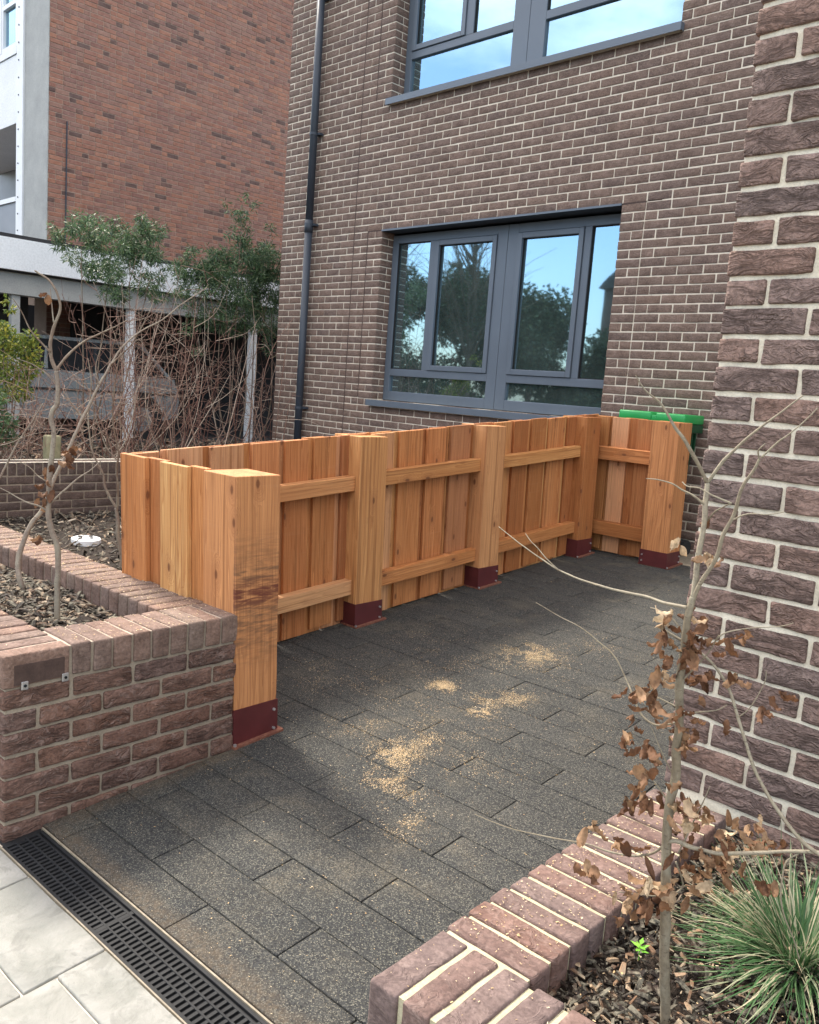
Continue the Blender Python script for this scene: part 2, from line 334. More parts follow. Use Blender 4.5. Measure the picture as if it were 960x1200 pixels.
def slab_mat():      # black porous paving with pale grit; tan dust settled over parts of it
    M_, t, p = mat('black_grit_paving'); n = N(t); P = n.pos(); i = n.isl()
    v = n.vor(P, 260, 'Color'); vc = n.sep(v)[0]; v2 = n.sep(n.vor(P, 420, 'Color'))[1]
    base = n.mix(n.ramp(i, [(0.0, 0.0), (1.0, 1.0)]), (.029, .031, .0315), (.043, .044, .043))
    c = n.mix(n.ramp(vc, [(.0, 1.0), (.5, 0.0)]), base, (.009, .010, .011))
    big = n.noise(P, 1.6, 4, .6); med = n.noise(P, 6, 4, .6)
    g1 = n.ramp(vc, [(.82, 0.0), (.86, 1.0)]); g2 = n.ramp(v2, [(.91, 0.0), (.94, 1.0)])
    c = n.mix(n.math('MULTIPLY', g1, .75), c, (.10, .10, .085)); c = n.mix(n.math('MULTIPLY', g2, .75), c, (.24, .225, .175))
    dust = n.math('MULTIPLY', n.ramp(med, [(.46, 0.0), (.7, 1.0)]), n.ramp(big, [(.42, 0.0), (.62, 1.0)]))
    dust = n.math('MULTIPLY', dust, n.ramp(n.noise(P, 160, 3, .7), [(.42, 0.0), (.60, 1.0)]))
    c = n.mix(n.math('MULTIPLY', dust, .42), c, (.25, .21, .14))
    x, y, z = n.sep(P)
    xl = n.math('ADD', n.math('MULTIPLY', x, cT), n.math('MULTIPLY', y, sT)); yl = n.math('SUBTRACT', n.math('MULTIPLY', y, cT), n.math('MULTIPLY', x, sT))
    e = n.math('MINIMUM', n.math('ADD', yl, .78), n.math('ABSOLUTE', xl)); w_ = n.math('MULTIPLY', n.noise(P, 9, 4, .7), .085)
    soil = n.ramp(n.math('SUBTRACT', e, w_), [(0.0, 1.0), (.045, 0.0)]); soil = n.math('MULTIPLY', soil, n.ramp(n.noise(P, 70, 4, .7), [(.35, 0.2), (.6, 1.0)]))
    soil = n.math('MULTIPLY', soil, n.ramp(yl, [(0.0, 1.0), (.05, 0.0)]))
    c = n.mix(n.math('MULTIPLY', soil, .38), c, (.15, .105, .060))
    n.val(p, 'Base Color', c); n.val(p, 'Roughness', .82); n.val(p, 'Specular IOR Level', .35)
    h = n.math('ADD', vc, n.math('MULTIPLY', n.noise(P, 320, 3, .7), .7)); n.val(p, 'Normal', n.bump(h, .8, .004)); return M_
M_slab = slab_mat()
def flag_mat():
    M_, t, p = mat('pale_sandstone_flags'); n = N(t); P = n.pos(); i = n.isl()
    Q = n.vadd(P, n.comb(n.math('MULTIPLY', i, 31.0), n.math('MULTIPLY', i, 17.0), 0.0))
    base = n.mix(i, (.165, .17, .15), (.215, .212, .19)); a = n.noise(Q, 5, 6, .62, 1.0); b = n.noise(Q, 60, 5, .7)
    c = n.mix(n.ramp(a, [(.38, 0.0), (.68, 1.0)]), base, (.29, .285, .26)); c = n.mix(n.math('MULTIPLY', n.ramp(n.noise(Q, 9, 5, .7, 1.5), [(.56, 0.0), (.66, 1.0)]), .55), c, (.135, .135, .12))
    c = n.mix(n.math('MULTIPLY', n.ramp(b, [(.3, 1.0), (.5, 0.0)]), .25), c, (.2, .19, .17))
    n.val(p, 'Base Color', c); n.val(p, 'Roughness', .8); n.val(p, 'Normal', n.bump(n.math('ADD', n.math('MULTIPLY', a, 3.0), b), .5, .006)); return M_
M_flag = flag_mat()
def tint_mat(name, pts, rough=.8, bump=0.0, sc=200, trans=0.0, spec=.3):
    M_, t, p = mat(name); n = N(t); P = n.pos(); ti = n.attr('tint', 'Fac'); c = n.ramp(ti, pts)
    b = n.noise(P, sc, 4, .6); c = n.mix(n.math('MULTIPLY', n.ramp(b, [(.35, 1.0), (.65, 0.0)]), .3), c, (.02, .015, .01))
    if 'bark' in name:
        c = n.mix(n.math('MULTIPLY', n.ramp(n.noise(n.mp(P, (1, 1, .35)), 34, 4, .65), [(.45, 0.0), (.62, 1.0)]), .5), c, (.30, .28, .21)); c = n.mix(n.math('MULTIPLY', n.ramp(n.noise(n.mp(P, (1, 1, 2.6)), 75, 3, .6), [(.60, 0.0), (.68, 1.0)]), .6), c, (.07, .05, .035))
    n.val(p, 'Base Color', c); n.val(p, 'Roughness', rough); n.val(p, 'Specular IOR Level', spec)
    if bump: n.val(p, 'Normal', n.bump(b, bump, .002))
    if trans:
        tr = t.nodes.new('ShaderNodeBsdfTranslucent'); n.lk(c, tr.inputs[0]); mxs = t.nodes.new('ShaderNodeMixShader'); mxs.inputs[0].default_value = trans
        o = [q for q in t.nodes if q.type == 'OUTPUT_MATERIAL'][0]
        n.lk(p.outputs[0], mxs.inputs[1]); n.lk(tr.outputs[0], mxs.inputs[2]); n.lk(mxs.outputs[0], o.inputs[0])
    return M_
M_chip = tint_mat('bark_chips', [(0.0, (.012, .009, .008)), (.35, (.035, .022, .016)), (.62, (.11, .058, .032)), (.8, (.24, .14, .08)), (.93, (.42, .30, .19)), (1.0, (.07, .075, .085))], .85, .6)
M_chipl = tint_mat('grey_bark_chips', [(0.0, (.02, .016, .014)), (.4, (.06, .045, .035)), (.65, (.14, .09, .06)), (.82, (.28, .20, .13)), (.93, (.42, .33, .24)), (1.0, (.12, .13, .15))], .85, .6)
M_dust = tint_mat('sawdust_flakes', [(0.0, (.50, .33, .16)), (.5, (.62, .46, .26)), (1.0, (.72, .60, .42))], .9)
M_bark = tint_mat('smooth_olive_bark', [(0.0, (.15, .12, .075)), (.5, (.21, .175, .12)), (1.0, (.30, .26, .19))], .8, .6, 120)
M_bark2 = tint_mat('brown_bark', [(0.0, (.10, .065, .045)), (.5, (.17, .12, .085)), (1.0, (.28, .235, .19))], .85, .7, 90)
M_cane = tint_mat('bare_canes', [(0.0, (.10, .045, .035)), (.35, (.22, .11, .08)), (.7, (.36, .24, .18)), (1.0, (.55, .46, .36))], .75, .4, 90)
M_dead = tint_mat('dead_leaves', [(0.0, (.09, .038, .018)), (.4, (.19, .092, .048)), (.75, (.33, .20, .11)), (1.0, (.60, .46, .30))], .7, .5, 140, .25)
M_leaf = tint_mat('evergreen_leaves', [(0.0, (.03, .075, .038)), (.5, (.085, .155, .07)), (.85, (.16, .26, .10)), (1.0, (.33, .38, .22))], .45, 0, 60, .25, .5)
M_yel = tint_mat('yellow_green_leaves', [(0.0, (.06, .11, .025)), (.5, (.16, .22, .04)), (1.0, (.45, .40, .06))], .6, 0, 60, .3)
M_grass = tint_mat('grass_blades', [(0.0, (.045, .12, .045)), (.45, (.10, .21, .08)), (.75, (.30, .36, .22)), (1.0, (.62, .55, .38))], .5, 0, 60, .3)
M_weed = tint_mat('bright_weed', [(0.0, (.20, .52, .05)), (1.0, (.30, .62, .08))], .6, 0, 60, .3)
M_hedge = tint_mat('far_leaves', [(0.0, (.03, .055, .03)), (.6, (.06, .10, .05)), (1.0, (.12, .16, .07))], .7, 0, 20, .15)
M_bolt = M_zinc
def glass_mat():
    M_, t, p = mat('coated_window_glass'); n = N(t); t.nodes.remove(p); o = [q for q in t.nodes if q.type == 'OUTPUT_MATERIAL'][0]
    gl = t.nodes.new('ShaderNodeBsdfGlossy'); gl.inputs['Roughness'].default_value = 0.022; gl.inputs['Color'].default_value = (.52, .77, .95, 1)
    tr = t.nodes.new('ShaderNodeBsdfTransparent'); tr.inputs['Color'].default_value = (.50, .62, .58, 1)
    fr = t.nodes.new('ShaderNodeFresnel'); fr.inputs['IOR'].default_value = 1.9
    n.lk(n.bump(n.noise(n.pos(), 1.6, 2), .06, .01), gl.inputs['Normal'])
    ms = t.nodes.new('ShaderNodeMixShader'); f = n.math('ADD', n.math('MULTIPLY', fr.outputs[0], .9), .42, cl=True); n.lk(f, ms.inputs[0])
    n.lk(tr.outputs[0], ms.inputs[1]); n.lk(gl.outputs[0], ms.inputs[2])
    df = t.nodes.new('ShaderNodeBsdfDiffuse'); df.inputs['Color'].default_value = (.30, .40, .37, 1); m2 = t.nodes.new('ShaderNodeMixShader')  # pale green veil mixed in to haze the mirrored trees
    n.lk(n.math('MULTIPLY', n.ramp(n.noise(n.pos(), 2.2, 4, .6), [(.3, .5), (.7, 1.0)]), .11), m2.inputs[0]); n.lk(ms.outputs[0], m2.inputs[1]); n.lk(df.outputs[0], m2.inputs[2]); n.lk(m2.outputs[0], o.inputs[0]); return M_
M_glass = glass_mat()

# ---------------------------------------------------------------- ground
g = MB(); g.quad((-120, -120, -.40), (120, -120, -.40), (120, 120, -.40), (-120, 120, -.40)); g.build('ground', M_soil, kind='structure')
def sheet(name, x0, x1, y0, y1, zf, m_, nx=1, ny=1, fn=L2W, amp=0, fr=6, **k):
    xs, ys = np.linspace(x0, x1, nx+1), np.linspace(y0, y1, ny+1); X, Y = np.meshgrid(xs, ys, indexing='ij')
    P = np.stack([X, Y, zf(X, Y)], -1).reshape(-1, 3)
    if amp: P[:, 2] += amp*(vn(P*fr)+.5*vn(P*fr*2.5, 4))
    P = fn(P); Q = [(i*(ny+1)+j, (i+1)*(ny+1)+j, (i+1)*(ny+1)+j+1, i*(ny+1)+j+1) for i in range(nx) for j in range(ny)]
    return MB().add(P, Q).build(name, m_, smooth=bool(amp), **k)
sheet('yard_bedding', -1.02, 3.6, -.905, 4.45, lambda X, Y: SL*Y-.012, M_blk0, kind='structure')
sheet('path_bedding', -3, 6, -6.0, -.91, lambda X, Y: SL*Y-.008, M_morf, kind='structure')
sheet('concrete_apron', -1.0, 3.8, 4.19, 4.62, lambda X, Y: SL*Y-.002, M_edge, kind='structure')
# paving: slabs 610 x 157 mm laid in half bond, each a real bevelled block
sb = MB()
for k in range(-5, 27):
    y0, y1 = k*.157+.0018, (k+1)*.157-.0018
    y0 = max(y0, -.772)
    if y1 < -.76 or y0 > 4.18: continue
    off = (.43 if k % 2 == 0 else .125)
    for j in range(-4, 6):
        x0, x1 = off+j*.61+.002, off+(j+1)*.61-.002
        if x1 < -1.0 or x0 > 3.4: continue
        x0 = max(x0, -1.0)
        dz = rng.normal()*.0007
        if y0 < -.0 and x0 < 0.0: x0 = max(x0, 0.004)
        if x1-x0 < .03: continue
        def fs(P, dz=dz): P = P.copy(); P[:, 2] += SL*P[:, 1]+dz; return L2W(P)
        sb.box((x0, y0, -.03), (x1, min(y1, 4.18), 0), r=.0026, seg=(8, 3, 1), amp=.0012, fr=14, fn=fs)
sb.build('paved_yard', M_slab, smooth=True, kind='structure')
# pale flags in front of the drain
fb = MB()
cols = [(-2.4, -1.2, -.2), (-1.2, -.21, -.55), (-.205, .24, -1.32), (.247, .692, -1.145), (.699, 1.15, -1.062), (1.157, 1.75, -1.4), (1.757, 2.4, -1.2), (2.407, 3.3, -1.3)]
for (x0, x1, ys) in cols:
    y = -.925
    lens = [abs(ys+.925)] + [.6, .45, .6, .75, .6, .45, .6, .6]
    for L_ in lens:
        if L_ < .05: continue
        dz = rng.normal()*.0012
        def fs(P, dz=dz): P = P.copy(); P[:, 2] += SL*np.maximum(P[:, 1], -1.6)+dz; return L2W(P)
        fb.box((x0, y-L_+.005, -.03), (x1, y, 0), r=.004, seg=(5, 5, 1), amp=.002, fr=9, fn=fs); y -= L_
fb.build('flagstone_path', M_flag, smooth=True, kind='structure')

# ---------------------------------------------------------------- channel drain
D = thing('channel_drain', 'black slotted channel drain between the pale flags and the dark paving', 'drain', tuple(L2W((1.2, -.84, -.07))))
def dz_(P): P = P.copy(); P[:, 2] += SL*P[:, 1]; return L2W(P)
b = MB(); b.box((.03, -.902, -.06), (3.3, -.785, -.032), fn=dz_); b.build('channel', M_blk0, D)
b = MB(); b.box((.02, -.9225, -.03), (3.3, -.9185, .001), fn=dz_); b.box((.02, -.783, -.03), (3.3, -.778, .001), fn=dz_); b.build('edge_rail', M_edge, D)
b = MB()
for yy, w in ((-.9175, .012), (-.877, .006), (-.8425, .006), (-.808, .006), (-.793, .010)):
    b.box((.03, yy, -.03), (3.3, yy+w, -.003), r=.0012, fn=dz_)
x = .034; k = 0
while x < 3.28:
    for r_, (ya, yb) in enumerate(((-.907, -.876), (-.872, -.8415), (-.838, -.807))):
        xo = x+(.009 if r_ == 1 else 0)
        b.box((xo, ya, -.029), (xo+.0100, yb, -.004-(.001 if r_ == 1 else 0)), fn=dz_)
    x += .0205; k += 1
    if k % 28 == 0: b.box((x-.008, -.906, -.03), (x+.006, -.794, -.0035), fn=dz_); x += .004
b.build('grate', M_blk, D)

# ---------------------------------------------------------------- brickwork
def course_bricks(mb, z0, z1, u0, u1, place, cuts=(), unit=.225, org=0.0, flip=0, ztop=None, holes=(), H=.075, parity=None, amp=.0022, r=.005, step=.022, gap=.010, seg=None, skip=None):
    """place(ulo,uhi,zlo,zhi) -> (a,b) box corners; courses counted down from ztop"""
    n = int(math.ceil((ztop-z0)/H))
    for k in range(-80, n):
        zt, zb = ztop-k*H, ztop-(k+1)*H
        if zt > z1+1e-6: continue
        if zb < z0-1e-6:
            zb = z0-0.0
            if zt-zb < .02: continue
        zt -= gap/2; zb += gap/2
        segs = [(u0, u1)]
        for (a, b_, c, d) in holes:
            if zb < d-1e-6 and zt > c+1e-6:
                ns = []
                for s_ in segs:
                    if b_ <= s_[0] or a >= s_[1]: ns.append(s_)
                    else:
                        if a > s_[0]: ns.append((s_[0], a))
                        if b_ < s_[1]: ns.append((b_, s_[1]))
                segs = ns
        for cu in cuts:
            c0, za, zb_ = cu[:3]
            if zb < zb_ and zt > za:
                ns = []
                for s_ in segs:
                    if s_[0] < c0 < s_[1]: ns += [(s_[0], c0), (c0, s_[1])]
                    else: ns.append(s_)
                segs = ns
        for (a, b_) in segs:
            par = (k+flip) % 2
            if parity: par = parity(par, a, b_, zb)
            off = org+(unit/2 if par else 0); i0 = math.floor((a-off)/unit+1e-4)
            edges = [a]; e = off+(i0+1)*unit
            while e < b_-.03:
                if e > a+.03: edges.append(e)
                e += unit
            edges.append(b_)
            for q in range(len(edges)-1):
                lo, hi = edges[q]+(gap/2 if q else 0), edges[q+1]-(gap/2 if q < len(edges)-2 else 0)
                if edges[q] in [c_[0] for c_ in cuts]: lo = edges[q]+gap*.4
                if edges[q+1] in [c_[0] for c_ in cuts]: hi = edges[q+1]-gap*.4
                if hi-lo < .02: continue
                j = np.clip(rng.normal(size=4)*.0012, -.0018, .0018)
                A, B = place(lo+j[0], hi+j[1], zb+j[2], zt+j[3])
                mb.box(A, B, r=r, step=step, amp=amp, fr=16, seg=seg)
YF = 4.574; ZW = 3.117; XW = -4.264; XR = -1.3415; XRU = -.98; XL_ = -6.045
HB = thing('brick_building', 'brown brick house with slate grey windows behind the timber fence', 'building', (XW, YF, .3))
holes = [(XW, XR, ZW-1.8, ZW), (XW, XRU, 4.44, 6.3)]
# stagger horizontal bond so the bed joints meet the upper sill
cuts = [(XW-.225, 1.30, ZW), (XW-.450, 0, 9), (XR+.225, 0, ZW), (XW-.225, 4.52, 9)]
fw = MB()
def par(p_, a, b_, zb):
    if a >= XR-.001 and zb < ZW: return 1-p_
    return p_
course_bricks(fw, .20, 6.24, XL_, 3.4, lambda a, b_, c, d: ((a, YF+float(np.clip(rng.normal()*.001, -.0015, .0012)), c), (b_, YF+.1, d)), cuts=cuts, org=XW, flip=1, ztop=ZW, holes=holes, parity=par, amp=.0022, r=.004, seg=(5, 1, 2))
# reveal bricks behind the left and right jambs, and the return of the corner
for (zz0, zz1, xx, sgn) in ((ZW-1.8, ZW, XW, -1), (ZW-1.8, ZW, XR, 1), (4.44, 6.24, XW, -1), (4.44, 6.24, XRU, 1)):
    k = 0; z = ZW
    nk = int(round((6.24-.2)/.075))
    for k in range(-45, 26):
        zt = ZW-k*.075-.005; zb = zt-.065
        if zb < zz0-.01 or zt > zz1+.01: continue
        if k % 2: fw.box((xx+sgn*.10, YF+.1095, zb), (xx, YF+.19, zt), r=.004, seg=(1, 2, 2), amp=.001)
        else: fw.box((xx+sgn*.10, YF+.098, zb), (xx, YF+.19, zt), r=.004, seg=(1, 2, 2), amp=.001)
ret = MB()
course_bricks(fw, .20, 6.24, YF+.11, YF+6.0, lambda a, b_, c, d: ((XL_, a, c), (XL_+.1, b_, d)), org=YF, ztop=ZW, r=.004, seg=(1, 4, 2))
fw.build('brickwork', M_facb, HB, smooth=True)
mo = MB()
def wallrect(mb, x0, x1, z0, z1, y0=YF+.0045, y1=YF+.19): mb.box((x0, y0, z0), (x1, y1, z1))
wallrect(mo, XL_+.006, XW-.004, .1, 6.24); wallrect(mo, XR+.004, XRU, .1, ZW); wallrect(mo, XW-.004, XR+.004, .1, ZW-1.806); wallrect(mo, XW-.004, XRU, ZW+.008, 4.434); wallrect(mo, XRU+.004, 3.4, .1, 6.24)
mo.box((XL_+.006, YF+.19, .1), (XL_+.3, YF+6, 6.24)); mo.build('mortar', M_morf, HB)
b = MB()
M_mast = plain('brown_mastic', (.06, .035, .028), .8)
for (x, z0, z1) in ((XW-.225, 1.33, ZW), (XW-.45, .2, 6.2), (XW-.225, 4.47, 6.2)): MB().box((x-.0045, YF-.001, z0), (x+.0045, YF+.05, z1)).build('movement_joint', M_mast, HB)
for (A, B) in (((XW-.23, YF-.001, ZW-.005), (XW-.004, YF+.05, ZW+.005)), ((XR+.002, YF-.001, ZW-.005), (XR+.225, YF+.05, ZW+.005))): MB().box(A, B).build('movement_joint', M_mast, HB)
b = MB(); b.box((XW-.0, YF-.004, ZW-.010), (XR, YF+.19, ZW+.004)); b.build('lintel_flashing', M_greyd, HB)
b = MB(); b.box((XW, YF-.012, ZW-.012), (XR, YF-.005, ZW+.006)); b.build('drip_edge', M_grey, HB)
# roof slab above frame so the wall has a top
b = MB(); b.box((XL_-.1, YF-.15, 6.25), (3.5, YF+6.1, 6.4)); b.build('roof_edge', M_grey, HB)
# dark room behind the glass
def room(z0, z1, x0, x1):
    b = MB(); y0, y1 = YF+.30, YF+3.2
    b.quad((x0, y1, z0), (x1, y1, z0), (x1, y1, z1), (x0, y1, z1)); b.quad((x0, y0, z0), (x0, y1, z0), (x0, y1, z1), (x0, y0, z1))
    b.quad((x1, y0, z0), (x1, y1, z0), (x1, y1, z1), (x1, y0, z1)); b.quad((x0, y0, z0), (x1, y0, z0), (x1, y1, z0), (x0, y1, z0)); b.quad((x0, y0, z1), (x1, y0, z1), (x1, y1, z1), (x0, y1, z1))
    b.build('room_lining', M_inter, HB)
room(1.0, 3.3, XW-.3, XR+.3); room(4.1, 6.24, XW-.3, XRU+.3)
Y0 = YF+.175     # frame face
def fr(mb, x0, x1, z0, z1, t0, dpt=.0, th=.06, r=.004):   # bar
    mb.box((x0, Y0-t0, z0), (x1, Y0-t0+th, z1), r=r, seg=(1, 1, 1))
def bars(mb, x0, x1, z0, z1, l, r_, b_, t_, t0):
    fr(mb, x0, x0+l, z0, z1, t0); fr(mb, x1-r_, x1, z0, z1, t0); fr(mb, x0+l, x1-r_, z0, z0+b_, t0); fr(mb, x0+l, x1-r_, z1-t_, z1, t0)
def window(x0, x1, z0, z1, ztr, lights, dbl, label=None):
    """lights: list of (x0,x1,kind) above the transom; dbl: the coupling mullion"""
    wf = MB(); fr(wf, x0, x0+.085, z0, z1, 0); fr(wf, x1-.085, x1, z0, z1, 0)
    fr(wf, dbl[0], (dbl[0]+dbl[1])/2-.002, z0, z1, .0); fr(wf, (dbl[0]+dbl[1])/2+.002, dbl[1], z0, z1, .0)
    for a, b_ in ((x0+.085, dbl[0]), (dbl[1], x1-.085)):
        fr(wf, a, b_, z0, z0+.10, .0); fr(wf, a, b_, z1-.085, z1, 0); fr(wf, a, b_, ztr, ztr+.075, .0)
    for i in range(len(lights)-1):
        a, b_ = lights[i][1], lights[i+1][0]
        if b_-a > .005 and not (dbl[0]-.01 < a < dbl[1]): fr(wf, a, b_, ztr+.075, z1-.085, 0)
    w = wf.build('window_frame', M_grey, HB)
    pn = MB()
    for a, b_, kd in lights:
        zz0, zz1 = ztr+.075, z1-.085
        if kd == 'c':
            cs = MB(); bars(cs, a+.004, b_-.004, zz0+.004, zz1-.004, .052, .052, .052, .052, .014); cs.build('casement', M_grey, w)
        pn.box((a, Y0+.030, zz0), (b_, Y0+.040, zz1))
        gk = MB(); q = .052 if kd == 'c' else 0
        for (A, B) in (((a+q, zz0+q), (a+q+.007, zz1-q)), ((b_-q-.007, zz0+q), (b_-q, zz1-q)), ((a+q, zz0+q), (b_-q, zz0+q+.007)), ((a+q, zz1-q-.007), (b_-q, zz1-q))):
            gk.box((A[0], Y0+.012, A[1]), (B[0], Y0+.029, B[1]))
        gk.build('gasket', M_blk0, w)
    for a, b_ in ((x0+.085, dbl[0]), (dbl[1], x1-.085)): pn.box((a, Y0+.030, z0+.10), (b_, Y0+.040, ztr))
    pn.build('pane', M_glass, w)
    return w
w1 = window(XW, XR, ZW-1.8, ZW-.03, 1.587, [(-4.179, -3.700, 'f'), (-3.618, -2.796, 'c'), (-2.545, -1.800, 'c'), (-1.727, -1.4265, 'f')], (-2.796, -2.545))
w2 = window(XW, XRU, 4.455, 6.24, 4.878, [(-4.179, -3.435, 'c'), (-3.335, -2.83, 'f'), (-2.453, -1.65, 'f'), (-1.57, -1.065, 'f')], (-2.83, -2.453))
for (A, B) in (((-4.18, YF+.28, 1.35), (-4.02, YF+.30, 3.0)), ((-4.18, YF+.28, 4.5), (-4.09, YF+.30, 6.1))): MB().box(A, B).build('window_blind', M_curt, HB)
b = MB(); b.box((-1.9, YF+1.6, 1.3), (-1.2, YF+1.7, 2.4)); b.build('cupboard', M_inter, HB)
for (x0, x1, z0) in ((XW-.03, XR+.03, 1.300), (XW-.03, XRU+.03, 4.437)):
    b = MB(); b.box((x0, YF-.055, z0-.055), (x1, YF-.052, z0+.004), r=.001, seg=(1, 1, 1)); b.box((x0, YF-.052, z0-.003), (x1, YF+.20, z0+.010)); b.box((x0, YF-.052, z0-.05), (x0+.004, YF-.002, z0-.0035)); b.box((x1-.004, YF-.052, z0-.05), (x1, YF-.002, z0-.0035)); b.build('window_sill', M_grey, HB)
# downpipe
b = MB(); b.tube([(-5.437, YF-.075, .28), (-5.437, YF-.075, 3.2)], .044, 16); b.tube([(-5.437, YF-.075, 3.16), (-5.437, YF-.075, 3.30)], .050, 16); b.tube([(-5.437, YF-.075, 3.25), (-5.437, YF-.075, 6.2)], .044, 16)
dp = b.build('downpipe', M_greyd, HB, smooth=True)
for z in (1.14, 3.25, 4.25, 5.7):
    b = MB(); b.tube([(-5.437, YF-.075, z-.015), (-5.437, YF-.075, z+.015)], .051, 16); b.box((-5.45, YF-.06, z-.012), (-5.35, YF-.002, z+.012)); b.build('pipe_bracket', M_greyd, dp)

# near wall corner (pillar) -------------------------------------------------
XP, YP, ZP = 1.632, .357, 1.4402
PB = thing('brick_wall', 'tall plum brick wall corner with thick cream mortar on the right', 'wall', (XP, YP, .38))
pb = MB()
# the course under joint k=14 (z = ZP) starts with a full brick, the next with a half
course_bricks(pb, .385, 3.2, XP, XP+2.2, lambda a, b_, c, d: ((a, YP+float(np.clip(rng.normal()*.0012, -.003, .0012)), c), (b_, YP+.1, d)), org=XP, flip=0, ztop=ZP, amp=.0045, r=.0045, step=.011, gap=.012)
course_bricks(pb, .20, .3905, XP+.225, XP+2.2, lambda a, b_, c, d: ((a, YP, c), (b_, YP+.1, d)), org=XP, flip=0, ztop=.39, amp=.004, r=.007, step=.014, gap=.012)
course_bricks(pb, .20, 3.2, YP+.112, YP+1.6, lambda a, b_, c, d: ((XP, a, c), (XP+.1, b_, d)), org=YP+.0, flip=1, ztop=ZP, amp=.003, r=.006, step=.03, gap=.011)
pb.build('brickwork', M_pilb, PB, smooth=True)
def bumpy(mb, x0, x1, z0, z1, y, step=.012, amp=.0015, ax=1, s=1):
    n1, n2 = int((x1-x0)/step), int((z1-z0)/step); X, Z = np.meshgrid(np.linspace(x0, x1, n1+1), np.linspace(z0, z1, n2+1), indexing='ij')
    P = np.stack([X, np.full_like(X, y), Z], -1).reshape(-1, 3); P[:, 1] += amp*(vn(P*40)+vn(P*110, 5)*.6)
    if ax == 0: P = P[:, [1, 0, 2]]
    mb.add(P, [(i*(n2+1)+j, (i+1)*(n2+1)+j, (i+1)*(n2+1)+j+1, i*(n2+1)+j+1) for i in range(n1) for j in range(n2)])
mb = MB(); bumpy(mb, XP+.006, XP+2.2, .2, 3.2, YP+.0085); mb.box((XP+.008, YP+.020, .2), (XP+2.2, YP+.4, 3.2)); mb.box((XP+.008, YP+.020, .1), (XP+.3, YP+1.6, 3.2))
mb.build('mortar', M_mor, PB, smooth=True)

# planters -------------------------------------------------------------------
def rowlock(mb, a0, a1, c0, c1, z0, z1, along, pitch=.075, gap=.010, r=.006, amp=.0028, step=.015, fn=L2W, start_gap=False):
    """row of bricks on edge; 'along' 0: row runs in x, 1: in y. a: run range, c: cross range"""
    n = max(1, int(round((a1-a0)/pitch))); p_ = (a1-a0)/n
    for i in range(n):
        lo, hi = a0+i*p_+(gap/2 if i or start_gap else 0), a0+(i+1)*p_-(gap/2 if i < n-1 else 0)
        j = np.clip(rng.normal(size=5)*.0012, -.0018, .0018)
        if along == 1: A, B = (c0+j[0], lo+j[1]*.6, z0+j[2]), (c1+j[3], hi, z1+j[4])
        else: A, B = (lo, c0+j[0], z0+j[2]), (hi, c1+j[3], z1+j[4])
        mb.box(A, B, r=r, step=step, amp=amp, fr=16, fn=fn)
def cb(mb, z0, z1, u0, u1, place, fn, **k):
    tmp = MB(); course_bricks(tmp, z0, z1, u0, u1, place, **k)
    for V, Q, G, T in zip(tmp.v, tmp.f, tmp.gc, tmp.t): mb.v.append(fn(V)); mb.f.append(Q+0); mb.gc.append(G); mb.t.append(T)
def merge(mb, tmp, fn):
    for V in tmp.v: mb.v.append(fn(V))
    for Q in tmp.f: mb.f.append(Q+mb.n)
    mb.gc += tmp.gc; mb.t += tmp.t; mb.n += tmp.n
ZC = .548
PL = thing('brick_planter', 'low brown brick planter with rowlock coping in front of the fence end', 'planter', tuple(L2W((0, -.9, -.06))))
body = MB(); t_ = MB()
zb = ZC-.1125
course_bricks(t_, -.10, zb, -.9, -.006, lambda a, b_, c, d: ((-.1, a, c), (0+rng.normal()*.0012, b_, d)), org=-.9, ztop=zb, flip=0, amp=.004, r=.007, step=.014, gap=.012)
course_bricks(t_, -.15, zb, -3.2, -.112, lambda a, b_, c, d: ((a, -.9+rng.normal()*.001, c), (b_, -.8, d)), org=-.10, ztop=zb, flip=0, amp=.004, r=.007, step=.03, gap=.012)
course_bricks(t_, .3, zb, -3.2, -.225, lambda a, b_, c, d: ((a, -.32, c), (b_, -.222, d)), org=-.10, ztop=zb, flip=0, amp=.003, r=.006, step=.04, gap=.012)
course_bricks(t_, -.1, zb, -3.2, -.96, lambda a, b_, c, d: ((a, -.11, c), (b_, -.006, d)), org=-.10, ztop=zb, flip=0, amp=.003, r=.006, step=.04, gap=.012)
merge(body, t_, L2W); body.build('brickwork', M_plb, PL, smooth=True)
cp = MB()
rowlock(cp, -.680, -.006, -.215, 0.001, zb+.005, ZC, 1, start_gap=True)
rowlock(cp, -3.2, -.0, -.9, -.687, zb+.005, ZC, 0)
# corner brick on the end of the front row shows its long face: already part of the row
rowlock(cp, -3.2, -.226, -.221, -.006, zb+.005, ZC, 0)
cp.build('coping', M_capb, PL, smooth=True)
mm = MB()
for A, B in (((-.208, -.892, -.12), (-.0085, -.006, ZC-.009)), ((-3.2, -.892, -.12), (-.208, -.695, ZC-.007)), ((-3.2, -.214, -.12), (-.208, -.012, ZC-.007))): mm.box(A, B, fn=L2W)
mm.build('mortar', M_morp, PL)
mm = MB()
for A, B in (((-.206, -.89, ZC-.022), (-.010, -.006, ZC-.006)), ((-3.2, -.89, ZC-.022), (-.206, -.697, ZC-.006)), ((-3.2, -.212, ZC-.022), (-.206, -.014, ZC-.006))): mm.box(A, B, fn=L2W)
mm.build('coping_mortar', rough_mat('mortar_coping', (.34, .27, .21), (.44, .37, .30), 14, .95), PL)
b = MB(); b.box((.0005, -.868, .447), (.0042, -.705, .512), r=.001, step=.02, amp=.0008, fn=L2W); b.build('stained_patch', rough_mat('dark_residue', (.055, .035, .029), (.10, .064, .052), 25), PL)
